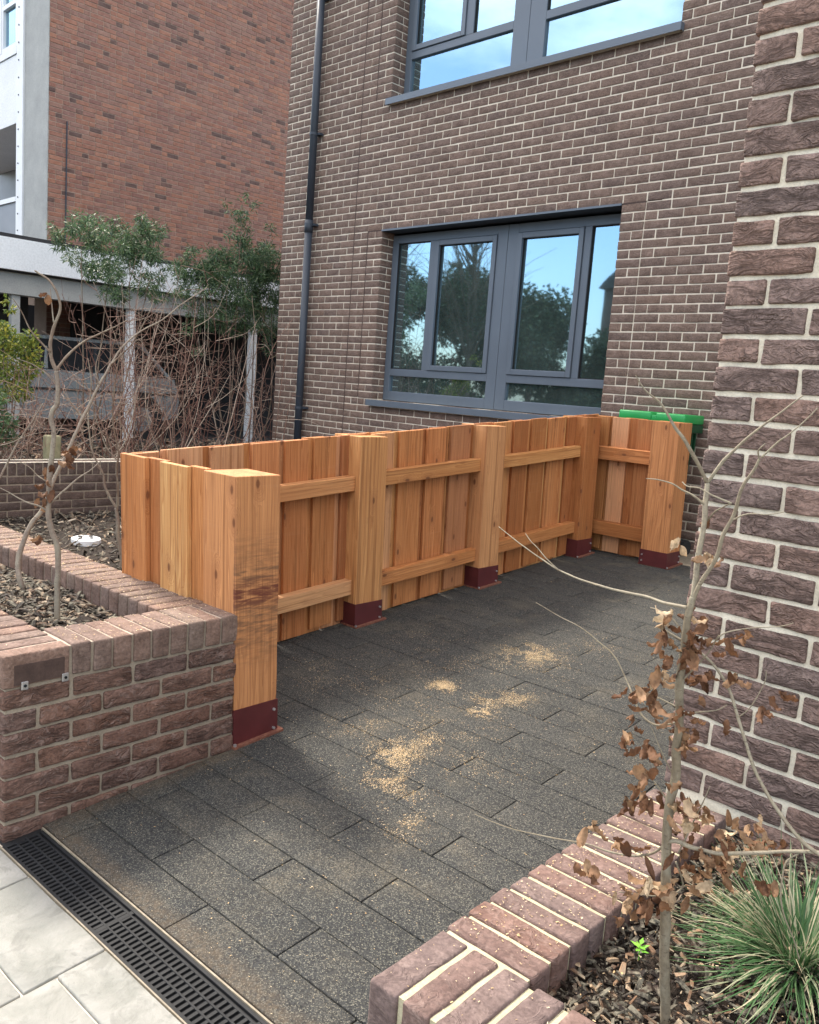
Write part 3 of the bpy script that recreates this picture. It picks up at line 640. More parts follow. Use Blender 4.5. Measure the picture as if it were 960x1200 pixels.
for yy in (-.835, -.702):
    b = MB(); b.box((.0, yy-.011, .428), (.006, yy+.011, .456), r=.002, seg=(1, 1, 1), fn=L2W); o = b.build('fixing_plate', M_zinc, PL)
    b = MB(); b.tube([L2W((.005, yy, .442)), L2W((.009, yy, .442))], .005, 8); b.build('screw', M_blk, o)
b = MB(); b.box((.0, -.874, -.0), (.003, -.866, .012), fn=L2W); b.box((.0, -.855, .001), (.003, -.850, .010), fn=L2W)

ZR = .375; XA = 1.63; YA = -.915
PR = thing('brick_planter', 'low plum brick planter with yellow mortar joints at the foot of the wall corner', 'planter', tuple(L2W((XA, YA, -.06))))
zr = ZR-.1125; t_ = MB(); body = MB()
course_bricks(t_, -.12, zr, YA, .9, lambda a, b_, c, d: ((XA+rng.normal()*.001, a, c), (XA+.1, b_, d)), org=YA, ztop=zr, flip=0, amp=.004, r=.007, step=.02, gap=.012)
course_bricks(t_, -.15, zr, XA+.112, XA+3.0, lambda a, b_, c, d: ((a, YA, c), (b_, YA+.1, d)), org=XA, ztop=zr, flip=1, amp=.004, r=.007, step=.02, gap=.012)
merge(body, t_, L2W); body.build('brickwork', M_plb, PR, smooth=True)
cp = MB()
rowlock(cp, YA+.220, .262, XA, XA+.215, zr+.005, ZR, 1, start_gap=True, gap=.014)
rowlock(cp, XA, XA+3.0, YA, YA+.213, zr+.005, ZR, 0, gap=.014)
cp.build('coping', brick_mat('brick_cap_plum', [(.175, .105, .088), (.15, .098, .088), (.20, .11, .085), (.155, .108, .10), (.18, .12, .103)], .45, .005, .06), PR, smooth=True)
mm = MB()
for A, B in (((XA+.008, YA+.008, -.12), (XA+.207, .27, ZR-.0068)), ((XA+.207, YA+.008, -.12), (XA+3.0, YA+.205, ZR-.0068))): mm.box(A, B, fn=L2W)
mm.build('mortar', M_morc, PR)
# low wall across the back bed, with its own brickwork
LW = thing('garden_wall', 'low dark brick garden wall with pale strips along its coping behind the planter', 'wall', (-4.75, 1.5, .07))
t_ = MB(); XB = -4.78
course_bricks(t_, .0, .47, -3.0, 7.5, lambda a, b_, c, d: ((XB-.1, a, c), (XB+rng.normal()*.001, b_, d)), org=0, ztop=.47, r=.005, seg=(1, 4, 2), amp=.002)
t_.build('brickwork', M_wallb, LW, smooth=True)  # darker brick puts the wall's shade into its colour
cp = MB(); rowlock(cp, -3.0, 7.5, XB-.215, XB, .475, .580, 1, fn=IDT, step=.05); cp.build('coping', M_wallb, LW, smooth=True)
b = MB(); b.box((XB-.207, -3, 0), (XB-.006, 7.5, .575)); b.build('mortar', M_morp, LW)
for xx in (XB-.018, XB-.222): MB().box((xx, -3, .5815), (xx+.022, 7.5, .590), r=.003, step=.2, amp=.002, fr=9).build('pale_coping_strip', M_morf, LW)  # thin pale strips along both top edges of the coping

# ---------------------------------------------------------------- mulch and soil
def chips(name, m_, xr, yr, zf, n, smin, smax, fn=L2W, lift=.012, clip=None, weights=None, tilt=.35, **k):
    V = []; mb = MB(); X = rng.uniform(*xr, n); Y = rng.uniform(*yr, n)
    if clip is not None: ok = clip(X, Y); X, Y = X[ok], Y[ok]
    n = len(X); L_ = smin+(smax-smin)*rng.random(n)**1.8; Wd = L_*rng.uniform(.18, .5, n); H = Wd*rng.uniform(.15, .4, n)
    a = rng.uniform(0, 2*math.pi, n); e = rng.normal(0, tilt, n); ti = rng.random(n) if weights is None else weights(n)
    Z = zf(X, Y)+rng.random(n)*lift
    ct, st = np.cos(a), np.sin(a)
    U = np.stack([ct*np.cos(e), st*np.cos(e), np.sin(e)], 1); Vv = np.stack([-st, ct, rng.normal(0, tilt, n)], 1); Vv /= np.linalg.norm(Vv, axis=1, keepdims=True); Nn = np.cross(U, Vv)
    c = np.stack([X, Y, Z], 1)
    P = []
    for sx, sy, sz in ((-1, -1, -1), (1, -.6, -1), (1, .7, -1), (-1, 1, -1), (-.85, -.9, 1), (.9, -.5, 1), (.8, .6, 1), (-.9, .8, 1)):
        jit = rng.uniform(.75, 1.15, (n, 1)); P.append(c+U*(L_/2)[:, None]*sx*jit+Vv*(Wd/2)[:, None]*sy+Nn*(H/2)[:, None]*sz)
    P = np.stack(P, 1).reshape(-1, 3); q = np.array([(4, 5, 6, 7), (0, 1, 5, 4), (1, 2, 6, 5), (2, 3, 7, 6), (3, 0, 4, 7)])
    Q = (q[None]+(np.arange(n)*8)[:, None, None]).reshape(-1, 4)
    mb.v.append(fn(P)); mb.f.append(Q); mb.n += len(P); mb.gc.append(P); mb.t.append(np.repeat(ti, 8))
    return mb.build(name, m_, kind='stuff', **k)
zl = lambda X, Y: .462+.012*np.sin(X*5)+.01*np.cos(Y*9)
sheet('planter_soil', -3.15, -.2, -.70, -.2, lambda X, Y: .45+0*X, M_soil, 90, 20, amp=.010, fr=14, kind='structure')
chips('bark_mulch', M_chipl, (-3.1, -.225), (-.685, -.235), zl, 7500, .007, .06, weights=lambda n: rng.random(n)**1.8*.98, label='dry brown and grey bark chips filling the left planter', category='mulch')
zrf = lambda X, Y: .318+.012*np.sin(X*6+1)+.012*np.cos(Y*7)
sheet('planter_soil', 1.84, 4.4, -.71, .33, lambda X, Y: .30+0*X, M_soil, 80, 36, amp=.012, fr=14, kind='structure')
chips('bark_mulch', M_chip, (1.846, 3.4), (-.70, .30), zrf, 17000, .004, .036, lift=.024, label='dark wet bark chips covering the bed by the grass tuft', category='mulch', weights=lambda n: rng.random(n)**2.6*.95)
# back garden bed between the planter and the garden wall, and behind that wall
def bz(X, Y): return .09+.0*X
P_ = np.array
sheet('garden_bed', -4.8, -1.0, .03, 9.0, lambda X, Y: .08+.02*Y, M_soil, 90, 150, fn=IDT, amp=.02, fr=7, kind='structure')
sheet('garden_bed', -4.8, -3.15, -6, .03, lambda X, Y: .08+.0*Y, M_soil, 30, 50, fn=IDT, amp=.02, fr=7, kind='structure')
chips('bark_mulch', M_chipl, (-4.75, -1.0), (.1, 3.4), lambda X, Y: .085+.02*Y, 5200, .02, .08, fn=IDT, lift=.03, label='dark chipped bark over the back bed below the garden wall', category='mulch', weights=lambda n: rng.random(n)**1.5*.97)
sheet('border_soil', -8.9, -4.95, -6, 12, lambda X, Y: .30+.02*(-X-5)+0*Y, M_soil, 60, 90, fn=IDT, amp=.05, fr=3, kind='structure')
chips('leaf_litter', M_chip, (-8.8, -5.0), (0, 8), lambda X, Y: .33+.02*(-X-5), 5000, .03, .12, fn=IDT, lift=.06, label='dead leaves and sticks littering the border under the bare shrubs', category='leaf litter')
sheet('parking_ground', -16, -8.9, -8, 18, lambda X, Y: .36+0*X, rough_mat('asphalt', (.045, .045, .047), (.07, .07, .07), 10, .9, .4, .004), fn=IDT, kind='structure')

# ---------------------------------------------------------------- sawdust
mb = MB()
spots = [(.478, .44, .060, 700), (.50, .37, .04, 300), (.59, .268, .045, 500), (.19, 1.07, .035, 700), (.525, 1.20, .05, 380), (.498, .985, .035, 500), (.44, 1.10, .05, 250), (.18, 1.80, .07, 500), (.19, 1.63, .08, 380), (.34, 1.70, .09, 450), (.28, 1.75, .05, 350),
         (.51, .58, .05, 250), (.71, .21, .06, 260), (.88, .07, .05, 200), (.19, .48, .07, 160), (-.07, .87, .08, 200), (.44, 2.08, .10, 200), (.79, .56, .08, 180), (.35, .72, .10, 220), (.58, .80, .06, 200), (-.35, .75, .12, 260), (.05, 1.3, .15, 300), (-.2, 1.5, .15, 260)]
XX, YY = [], []
for (x, y, s_, n_) in spots: n_ = int(n_*4.6); XX.append(rng.normal(x, s_, n_)); YY.append(rng.normal(y, s_*1.0, n_))
# drifting tails plus an even scatter
XX.append(rng.uniform(-.6, 1.6, 6500)); YY.append(rng.uniform(-.77, 3.6, 6500)); XX.append(rng.normal(.35, .4, 4000)); YY.append(rng.normal(.9, .55, 4000))
X, Y = np.concatenate(XX), np.concatenate(YY); ok = (Y < 3.9) & (Y > -.77) & (X < 1.62) & ((X > .01) | (Y > .3)); 
nn_ = vn(np.stack([X*14, Y*14, X*0], 1)); nm2 = vn(np.stack([X*45, Y*45, X*0+3], 1)); ok &= rng.random(len(X)) < np.clip(.5+1.3*nn_+.9*nm2, .06, 1); X, Y = X[ok], Y[ok]
def flakes(X, Y, Z, smin, smax, fn, name, m_, **k):
    n = len(X); a = rng.uniform(0, 6.28, n); s_ = rng.uniform(smin, smax, n)*rng.choice([1, 1, 1.6], n); w_ = s_*rng.uniform(.25, .6, n); P = []
    for sx, sy in ((-1, -1), (1, -1), (1, 1), (-1, 1)):
        P.append(np.stack([X+(np.cos(a)*s_*sx-np.sin(a)*w_*sy)/2, Y+(np.sin(a)*s_*sx+np.cos(a)*w_*sy)/2, Z+rng.uniform(0, .0012, n)+s_*.12*sx*rng.uniform(-1, 1, n)], 1))
    P = np.stack(P, 1).reshape(-1, 3); mb = MB(); mb.v.append(fn(P)); mb.f.append(np.arange(n*4).reshape(-1, 4)); mb.n = n*4; mb.gc.append(P); mb.t.append(np.repeat(rng.random(n), 4))
    return mb.build(name, m_, kind='stuff', **k)
flakes(X, Y, SL*Y+.0018, .0010, .0038, L2W, 'sawdust', M_dust, label='pale sawdust scattered in small heaps over the black paving', category='sawdust')
# offcut sliver
X = np.concatenate([rng.uniform(-.21, 0, 500), rng.uniform(-2.4, -.2, 3200), rng.uniform(-2.4, -.1, 350)]); Y = np.concatenate([rng.uniform(-.66, 0, 500), rng.uniform(-.215, -.01, 3200), rng.uniform(-.89, -.7, 350)])
flakes(X, Y, X*0+ZC+.0022, .0015, .005, L2W, 'sawdust', M_dust, label='fine sawdust lying on the coping of the left planter', category='sawdust')
X = np.concatenate([rng.uniform(XA+.01, XA+.2, 700), rng.uniform(XA+.01, XA+1.4, 350), rng.uniform(XA+.23, XA+1.3, 500)]); Y = np.concatenate([rng.uniform(-.69, .25, 700), rng.uniform(YA+.01, YA+.2, 350), rng.uniform(-.68, .25, 500)])
flakes(X, Y, np.where((X > XA+.215) & (Y > YA+.215), .345, ZR+.0025), .0012, .0045, L2W, 'sawdust', M_dust, label='sawdust flecks on the right planter coping', category='sawdust')

# ---------------------------------------------------------------- timber fence
FX, PSZ = -.706, .214
ZT = 1.0885
FE = thing('timber_fence', 'U shaped orange larch board fence on maroon steel post shoes', 'fence', tuple(L2W((FX, 2.0, .13))))
def post(x0, y0, shoe, m_=MW, top=None, ti=.3):
    x1, y1 = x0+PSZ, y0+PSZ; g0 = SL*y0; zt = (ZT+SL*(y0)) if top is None else top
    b = MB(); b.box((x0, y0, g0+.03), (x1, y1, zt), r=.0035, step=.06, amp=.0018, fr=5, fn=FEN, ga=2, tint=ti); o = b.build('post', m_, FE)
    s_ = MB(); t_ = .004; zs = g0+shoe
    s_.box((x0-t_, y0-t_, g0+.004), (x0-.0005, y1+t_, zs), fn=FEN); s_.box((x1+.0005, y0-t_, g0+.004), (x1+t_, y1+t_, zs), fn=FEN)
    s_.box((x0, y0-t_, g0+.004), (x1, y0-.0005, zs), fn=FEN); s_.box((x0, y1+.0005, g0+.004), (x1, y1+t_, zs), fn=FEN)
    sh = s_.build('post_shoe', M_shoe, o)
    s_ = MB(); s_.box((x0-.012, y0-.012, g0-.004), (x1+.022, y1+.022, g0+.010), r=.001, seg=(1, 1, 1), fn=dzl(y0)); s_.build('base_plate', M_rust, sh)
    for zz in (g0+.035, zs-.04):
        bl = MB(); bl.tube([FEN(P_((x1+t_, y1-.018, zz))), FEN(P_((x1+t_+.008, y1-.018, zz)))], .006, 8); bl.build('bolt', M_bolt, sh)
        bl = MB(); bl.tube([FEN(P_((x0+.018, y0-t_, zz))), FEN(P_((x0+.018, y0-t_-.008, zz)))], .006, 8); bl.build('bolt', M_bolt, sh)
    for (xx, yy) in ((x1+.014, y1+.014), (x1+.014, y0-.004)):
        bl = MB(); bl.tube([FEN(P_((xx, yy, g0+.008))), FEN(P_((xx, yy, g0+.018)))], .0065, 8); bl.build('bolt', M_bolt, sh)
    return o
def dzl(y0):
    def f(P): P = P.copy(); P[:, 2] += SL*(P[:, 1]-y0); return L2W(P)
    return f
post(-PSZ, 0.0, .156, MW1, ti=.27); post(FX-PSZ, 1.3607, .137, ti=.12); post(FX-PSZ, 2.5072, .142, ti=.20); post(FX-PSZ, 3.76, .14, ti=.9); post(-.0639-PSZ, 3.9643, .120, ti=.34)
post(FX-PSZ-.02, .06, .14) if False else None
def sh_y(P): P = P.copy(); P[:, 2] += SL*P[:, 1]; return FEN(P)
# rails of the long run, between the posts
for (ya, yb) in ((.06, 1.36), (1.5755, 2.5065), (2.722, 3.758)):
    for (z0, z1) in ((.785, .868), (.187, .272)):
        b = MB(); dj = rng.normal()*.004; b.box((FX-.092, ya, z0+dj), (FX-.034, yb, z1+dj), r=.003, step=.08, amp=.0015, fr=6, fn=sh_y, ga=1, tint=rng.uniform(.1, .34)); b.build('rail', MW, FE)
for (z0, z1) in ((.748, .848), (.152, .258)):
    b = MB(); b.box((FX-.06, 4.03, z0), (-.0639-PSZ, 4.094, z1), r=.003, step=.08, amp=.0015, fr=6, fn=sh_y, ga=0); b.build('rail', MW, FE)
    b = MB(); b.box((FX-.13, .052, z0+.02), (-PSZ, .11, z1+.02), r=.003, step=.08, amp=.0015, fr=6, fn=sh_y, ga=0); b.build('rail', MW, FE)
# long run boards: inner row with gaps, outer row covering them
b = MB(); xb = FX-.092
y = -.12
edges = [(.03, .17), (.215, .40), (.445, .64), (.69, .865), (.905, 1.065), (1.105, 1.265), (1.31, 1.50), (1.545, 1.73), (1.78, 1.985), (2.03, 2.21), (2.26, 2.46), (2.51, 2.68), (2.72, 2.905), (2.95, 3.12), (3.17, 3.35), (3.395, 3.60), (3.65, 3.83), (3.88, 4.06)]
for (ya, yb) in edges:
    b.box((xb-.020, ya, .006+rng.random()*.02), (xb-.001, yb, ZT+rng.normal()*.0025), r=.0025, step=.07, amp=.0012, fr=6, fn=sh_y, ga=2, tint=float(np.clip(rng.choice([.48, .56, .88, .95, .85, .30, .98])+rng.normal()*.04, 0, 1)))  # deeper tints put the inner boards' recess shade into their colour
y = .02
while y < 4.1:
    w_ = rng.uniform(.15, .17); b.box((xb-.040, y, .0), (xb-.0215, min(y+w_, 4.2), ZT+rng.normal()*.0025), r=.0025, step=.07, amp=.0012, fr=6, fn=sh_y, ga=2); y += w_+.012
b.build('board_panel', MW, FE)
# near return: boards seen from outside
b = MB()
for (xa, xc) in ((-.836, -.635), (-.52, -.322)):
    b.box((xa, -.004, .02), (xc, .0205, ZT+rng.normal()*.002), r=.0025, step=.07, amp=.0012, fr=6, fn=sh_y, ga=2, tint=(.32 if xa < -.8 else .70))
for (xa, xc, ti) in ((-.66, -.51, .45), (-.337, -.222, .25)):
    b.box((xa, .0215, .02), (xc, .046, ZT+rng.normal()*.002), r=.0025, step=.07, amp=.0012, fr=6, fn=sh_y, ga=2, tint=ti)
b.box((-.834, .047, .02), (-.818, .10, ZT), r=.0025, step=.07, amp=.001, fr=6, fn=sh_y, ga=2)
b.build('board_panel', MW, FE)
# far return
b = MB()
for (xa, xc) in ((-.834, -.70), (-.675, -.535), (-.46, -.25)):
    b.box((xa, 4.095, .006+rng.random()*.02), (xc, 4.118, ZT-.012), r=.0025, step=.07, amp=.0012, fr=6, fn=sh_y, ga=2)
for (xa, xc) in ((-.838, -.66), (-.58, -.40), (-.30, -.12)):
    b.box((xa, 4.119, .0), (xc, 4.142, ZT-.010), r=.0025, step=.07, amp=.0012, fr=6, fn=sh_y, ga=2)
b.build('board_panel', MW, FE)

# ---------------------------------------------------------------- green bin behind the fence
BN = thing('wheelie_bin', 'green plastic bin standing between the fence and the house wall', 'bin', (-.64, 4.37, .29))
def taper(mb, x0, x1, y0, y1, z0, z1, k, **kw):
    cx, cy = (x0+x1)/2, (y0+y1)/2
    def f(P): P = P.copy(); t = 1-k*(z1-P[:, 2])/(z1-z0); P[:, 0] = cx+(P[:, 0]-cx)*t; P[:, 1] = cy+(P[:, 1]-cy)*t; return P
    mb.box((x0, y0, z0), (x1, y1, z1), fn=f, **kw)
b = MB(); taper(b, -.92, -.42, 4.235, 4.53, .33, 1.33, .22, r=.02, seg=(4, 3, 6)); b.build('bin_body', M_green_shade, BN, smooth=True)
b = MB(); taper(b, -.935, -.375, 4.225, 4.545, 1.28, 1.345, 0, r=.008, seg=(1, 1, 1))
for x in np.linspace(-.90, -.40, 9): b.box((x, 4.219, 1.0), (x+.018, 4.236, 1.28), r=.003, seg=(1, 1, 1))
for y in np.linspace(4.25, 4.48, 5): b.box((-.425, y, 1.10), (-.400, y+.016, 1.28), r=.003, seg=(1, 1, 1))
b.build('bin_rim', M_green_shade, BN)
b = MB(); b.box((-.945, 4.215, 1.347), (-.66, 4.545, 1.422), r=.012, seg=(2, 2, 1)); b.box((-.62, 4.215, 1.347), (-.375, 4.545, 1.420), r=.012, seg=(2, 2, 1)); b.box((-.662, 4.225, 1.347), (-.618, 4.54, 1.40), r=.004, seg=(1, 1, 1)); b.build('bin_lid', M_green, BN, smooth=True)
b = MB(); b.tube([(-.92, 4.50, .36), (-.37, 4.50, .36)], .07, 14); b.build('wheel', M_rub, BN)

# ---------------------------------------------------------------- left building
BX, BY = -12.0, 4.19
LB = thing('apartment_building', 'red brick apartment block with concrete column and white balconies at the left', 'building', (BX, BY, .36))
t_ = MB()
def redplace(a, b_, c, d): return ((BX-.06, a, c), (BX+rng.normal()*.001, b_, d))
def red_course():
    z = .40; k = 0
    while z < 12.2:
        # English-garden style mix: stretchers with a header every third brick
        y = BY+.02-(.11 if k % 2 else 0)-rng.random()*.02
        i = k*2 % 3
        while y < 12.5:
            L_ = .225 if i % 3 else .1125
            lo = max(y, BY+.004)
            if y+L_-.01-lo > .03: t_.box((BX-.05, lo, z+.005), (BX+rng.normal()*.0015, y+L_-.01, z+.068), r=.003, seg=(1, 1, 1))
            y += L_; i += 1
        z += .075; k += 1
red_course(); t_.build('brickwork', M_redb, LB)
b = MB(); b.box((BX-1.25, BY+.5, .36), (BX-.006, 12.6, 12.4)); b.box((BX-7, BY+1.5, .36), (BX-1.25, 12.6, 12.4)); b.box((BX-.5, BY+.0035, .36), (BX-.006, BY+.5, 12.4)); b.build('mortar', M_morr, LB)
b = MB(); b.box((BX-.95, BY-.012, 3.3), (BX+.003, BY+.003, 12.4), r=.01, seg=(1, 1, 1)); b.build('concrete_column', M_conc, LB)
b = MB(); b.box((BX-1.27, BY-.03, 3.2), (BX-1.15, BY+.1, 12.4)); b.box((BX-1.12, BY-.045, 3.2), (BX-.955, BY+.1, 12.4)); b.build('white_cladding', M_white, LB)
b = MB()
for z in np.arange(3.4, 8.2, .28): MB().tube([(BX-1.135, BY-.015, z), (BX-1.135, BY-.055, z)], .014, 6).build('cladding_clip', M_greyd, LB)
b.tube([(BX+.015, BY+.30, 3.2), (BX+.015, BY+.30, 5.4)], .012, 6)
b.build('cable', M_greyd, LB)
b = MB(); b.box((BX-6, BY-.01, 5.50), (BX-1.28, BY+.15, 6.62), r=.005, seg=(1, 1, 1)); b.build('balcony_panel', M_whit2, LB)
b = MB(); b.box((BX-6, BY-.03, 6.63), (BX-1.28, BY+.12, 6.74)); b.box((BX-6, BY-.03, 4.19), (BX-1.28, BY+.1, 4.27)); b.build('balcony_rail', M_white, LB)
b = MB(); b.box((BX-6, BY+.0, 3.2), (BX-1.28, BY+.12, 4.185)); b.build('balcony_panel', M_panel, LB)
b = MB()
for (x0, x1) in ((-15.4, -14.15), (-13.98, -13.28)):
    for A, B in (((x0, 6.75), (x0+.07, 8.3)), ((x1-.07, 6.75), (x1, 8.3)), ((x0+.07, 6.75), (x1-.07, 6.82)), ((x0+.07, 7.45), (x1-.07, 7.52))): b.box((A[0], BY-.02, A[1]), (B[0], BY+.08, B[1]))
b.box((-14.15, BY-.03, 6.75), (-13.98, BY+.09, 8.3)); wf = b.build('window_frame', M_white, LB)
b = MB(); b.box((-15.4, BY+.03, 6.75), (-13.28, BY+.04, 8.3)); b.build('pane', M_glass, wf)
b = MB(); b.quad((-18, BY+.02, 5.495), (-13.28, BY+.02, 5.495), (-13.28, BY+1.4, 5.495), (-18, BY+1.4, 5.495)); b.build('balcony_ceiling', M_whit2, LB)
b = MB(); b.quad((-18, BY+1.4, 3.2), (-13.28, BY+1.4, 3.2), (-13.28, BY+1.4, 5.5), (-18, BY+1.4, 5.5)); b.quad((-13.27, BY+.15, 3.2), (-13.27, BY+1.4, 3.2), (-13.27, BY+1.4, 5.5), (-13.27, BY+.15, 5.5)); b.build('balcony_wall', M_panel, LB)
b = MB(); b.box((-15.5, BY+1.30, 3.9), (-15.42, BY+1.39, 5.2)); b.box((-14.3, BY+1.30, 3.9), (-14.2, BY+1.39, 5.2)); b.box((-13.75, BY+1.30, 3.9), (-13.67, BY+1.39, 5.2)); b.box((-15.5, BY+1.31, 4.95), (-13.67, BY+1.38, 5.03)); b.build('door_frame', M_white, LB)
b = MB(); b.box((BX-.9, BY+.2, .36), (BX-.1, BY+.6, 3.3)); b.build('ground_floor_pier', M_conc, LB)

# canopy over the parking ------------------------------------------------
XCN = -9.0
CN = thing('parking_canopy', 'white fascia flat roofed parking canopy on slim pale columns', 'canopy', (XCN, 4, .36))
b = MB(); b.box((XCN-.06, 1.3, 2.60), (XCN, 12, 3.0), r=.004, seg=(1, 1, 1)); b.build('fascia', M_whit2, CN)
b = MB(); b.box((-13.2, 1.3, 2.58), (XCN-.061, 4.18, 2.96)); b.box((-11.98, 4.18, 2.58), (XCN-.061, 12, 2.96)); b.box((-12.9, 1.3, 2.961), (XCN-.02, 4.17, 3.05)); b.box((-11.97, 4.17, 2.961), (XCN-.02, 12, 3.05)); b.build('flat_roof', M_felt, CN)
b = MB(); b.box((XCN-.35, 1.3, 2.30), (XCN-.12, 12, 2.578), r=.004, seg=(1, 1, 1)); b.build('beam', M_conc, CN)
for yy in (1.5, 2.62, 4.27, 6.42, 8.6):
    b = MB(); b.box((XCN-.27, yy-.055, .36), (XCN-.16, yy+.055, 2.298), r=.006, seg=(1, 1, 2)); b.build('column', M_whit2 if yy > 3 else M_conc, CN)
b = MB(); b.box((-11.2, 2.9, .36), (-11.0, 3.5, 2.55)); b.box((-11.9, 1.3, .36), (-11.75, 2.2, 2.55)); b.build('back_wall', M_inner, CN)
b = MB(); b.box((-11.75, 1.4, 1.3), (-11.7, 2.0, 2.3)); b.build('back_window', M_carg, CN)
b = MB(); b.box((-11.99, 4.6, .36), (-11.9, 12, 2.57)); b.box((-15.5, 2.5, .36), (-15.4, 12, 2.57)); b.build('shade_panel', M_felt, CN)  # black sheets added to deepen the shade under the canopy

# parked car ------------------------------------------------
CR = thing('parked_car', 'silver grey parked car under the canopy behind the bare shrubs', 'car', (-10.45, 3.2, .36))
prof = [(-2.1, .42), (-2.12, .70), (-2.02, .93), (-1.15, 1.0), (1.5, .98), (2.02, .96), (2.12, .62), (2.1, .36), (1.8, .30), (-1.8, .30)]
def extr(mb, prof, x0, x1, ins, cx, cy, cz, zmid=None):
    n = len(prof); V = []
    for (xx, k) in ((x0, ins), (x0+.06, 0), (x1-.06, 0), (x1, ins)):
        for (a, z) in prof: V.append((cx+xx, cy+a*(1-k*.02), cz+z*(1 if not k else .995)))
    Q = []
    for r_ in range(3):
        for i in range(n): j = (i+1) % n; Q.append((r_*n+i, r_*n+j, (r_+1)*n+j, (r_+1)*n+i))
    V = np.array(V); ca = V[:n].mean(0); cb_ = V[-n:].mean(0); m_ = len(V); V = np.vstack([V, ca, cb_])
    for i in range(n): j = (i+1) % n; Q.append((j, i, m_, m_)); Q.append((3*n+i, 3*n+j, m_+1, m_+1))
    mb.add(V, Q)
cx, cy, cz = -10.45, 3.25, .36
b = MB(); extr(b, prof, -.86, .86, 1, cx, cy, cz); b.build('body', M_car, CR)
b = MB(); extr(b, [(-1.35, .98), (-.75, 1.42), (1.45, 1.44), (1.98, .97)], -.74, .74, 3, cx, cy, cz); b.build('windows', M_carg, CR)
b = MB(); extr(b, [(-.78, 1.43), (-.6, 1.475), (1.3, 1.48), (1.52, 1.44)], -.70, .70, 2, cx, cy, cz)
for a, c_ in (((.74, -1.35, 1.0), (.70, -.75, 1.43)), ((.74, 1.96, .97), (.70, 1.47, 1.45)), ((.745, .0, 1.0), (.70, .0, 1.46))): b.tube([(cx+a[0], cy+a[1], cz+a[2]), (cx+c_[0], cy+c_[1], cz+c_[2])], .03, 6)
b.build('roof', M_car, CR)
b = MB(); b.box((cx+.861, cy-1.95, cz+.70), (cx+.874, cy+2.0, cz+.735)); b.build('side_moulding', M_rub, CR)
for (yy) in (-1.3, 1.42):
    b = MB(); b.tube([(cx+.66, cy+yy, cz+.32), (cx+.875, cy+yy, cz+.32)], .32, 24); w_ = b.build('wheel', M_rub, CR)
    b = MB(); b.tube([(cx+.83, cy+yy, cz+.32), (cx+.885, cy+yy, cz+.32)], .19, 16); b.build('rim', M_rim, w_)
    b = MB(); b.tube([(cx+.855, cy+yy, cz+.34), (cx+.868, cy+yy, cz+.34)], .37, 24); b.build('wheel_arch', M_rub, CR)

# ---------------------------------------------------------------- plants
def smooth_path(pts, n=6):
    P = np.asarray(pts, float); out = []
    for i in range(len(P)-1):
        p0 = P[max(i-1, 0)]; p1 = P[i]; p2 = P[i+1]; p3 = P[min(i+2, len(P)-1)]
        for t in np.linspace(0, 1, n, endpoint=False):
            out.append(.5*((2*p1)+(-p0+p2)*t+(2*p0-5*p1+4*p2-p3)*t*t+(-p0+3*p1-3*p2+p3)*t**3))
    out.append(P[-1]); return np.array(out)
def branch(mb, pts, r0, r1, n=7, knob=.08, tint=.5):
    P = smooth_path(pts, 6); t = np.linspace(0, 1, len(P)); rr = r0+(r1-r0)*t; rr = rr*(1+knob*vn(P*60, 2)); P = P+.0015*np.stack([vn(P*30, 5), vn(P*30, 6), vn(P*30, 7)], 1)*min(1, r0/.004)
    mb.tube(P, rr, n, tint); return P
def leafquad(mb, c, d, w, L_, wid, tint):
    d = d/np.linalg.norm(d); s_ = np.cross(d, w); s_ /= max(np.linalg.norm(s_), 1e-6); nn = np.cross(s_, d)
    a = c; m_ = c+d*L_*.45; e = c+d*L_-nn*L_*.1
    mb.add([a, m_+s_*wid/2-nn*wid*.1, e, m_-s_*wid/2-nn*wid*.1], [[0, 1, 2, 3]], tint=tint)
def deadleaf(mb, c, L_=.05, wid=.026, tint=.5, d=None):
    if d is None: d = np.array([rng.normal()*.45, rng.normal()*.45, -1])
    d = d/np.linalg.norm(d); s_ = np.cross(d, rng.normal(size=3)); s_ /= np.linalg.norm(s_); nn = np.cross(d, s_)
    nu, nv = 7, 4; curl = rng.uniform(.8, 2.4)*rng.choice([-1, 1]); roll = rng.uniform(.8, 2.6); V = []
    for i in range(nu+1):
        t = i/nu; w_ = wid*math.sin(math.pi*min(.97, t*.9+.06))**.8; ang = curl*t
        base = c+d*L_*(math.sin(ang)/curl)+nn*L_*((1-math.cos(ang))/curl)
        dd = d*math.cos(ang)+nn*math.sin(ang); nx_ = -d*math.sin(ang)+nn*math.cos(ang)
        for j in range(nv+1):
            q = (j/nv-.5); a2 = q*roll*1.6; V.append(base+s_*w_*math.sin(a2)/roll*1.1+nx_*(w_*(1-math.cos(a2))/roll+.0035*math.sin(t*24+abs(q)*9)*(.3+abs(q))+.002*rng.normal()))
    Q = [(i*(nv+1)+j, i*(nv+1)+j+1, (i+1)*(nv+1)+j+1, (i+1)*(nv+1)+j) for i in range(nu) for j in range(nv)]
    mb.add(V, Q, tint=tint)

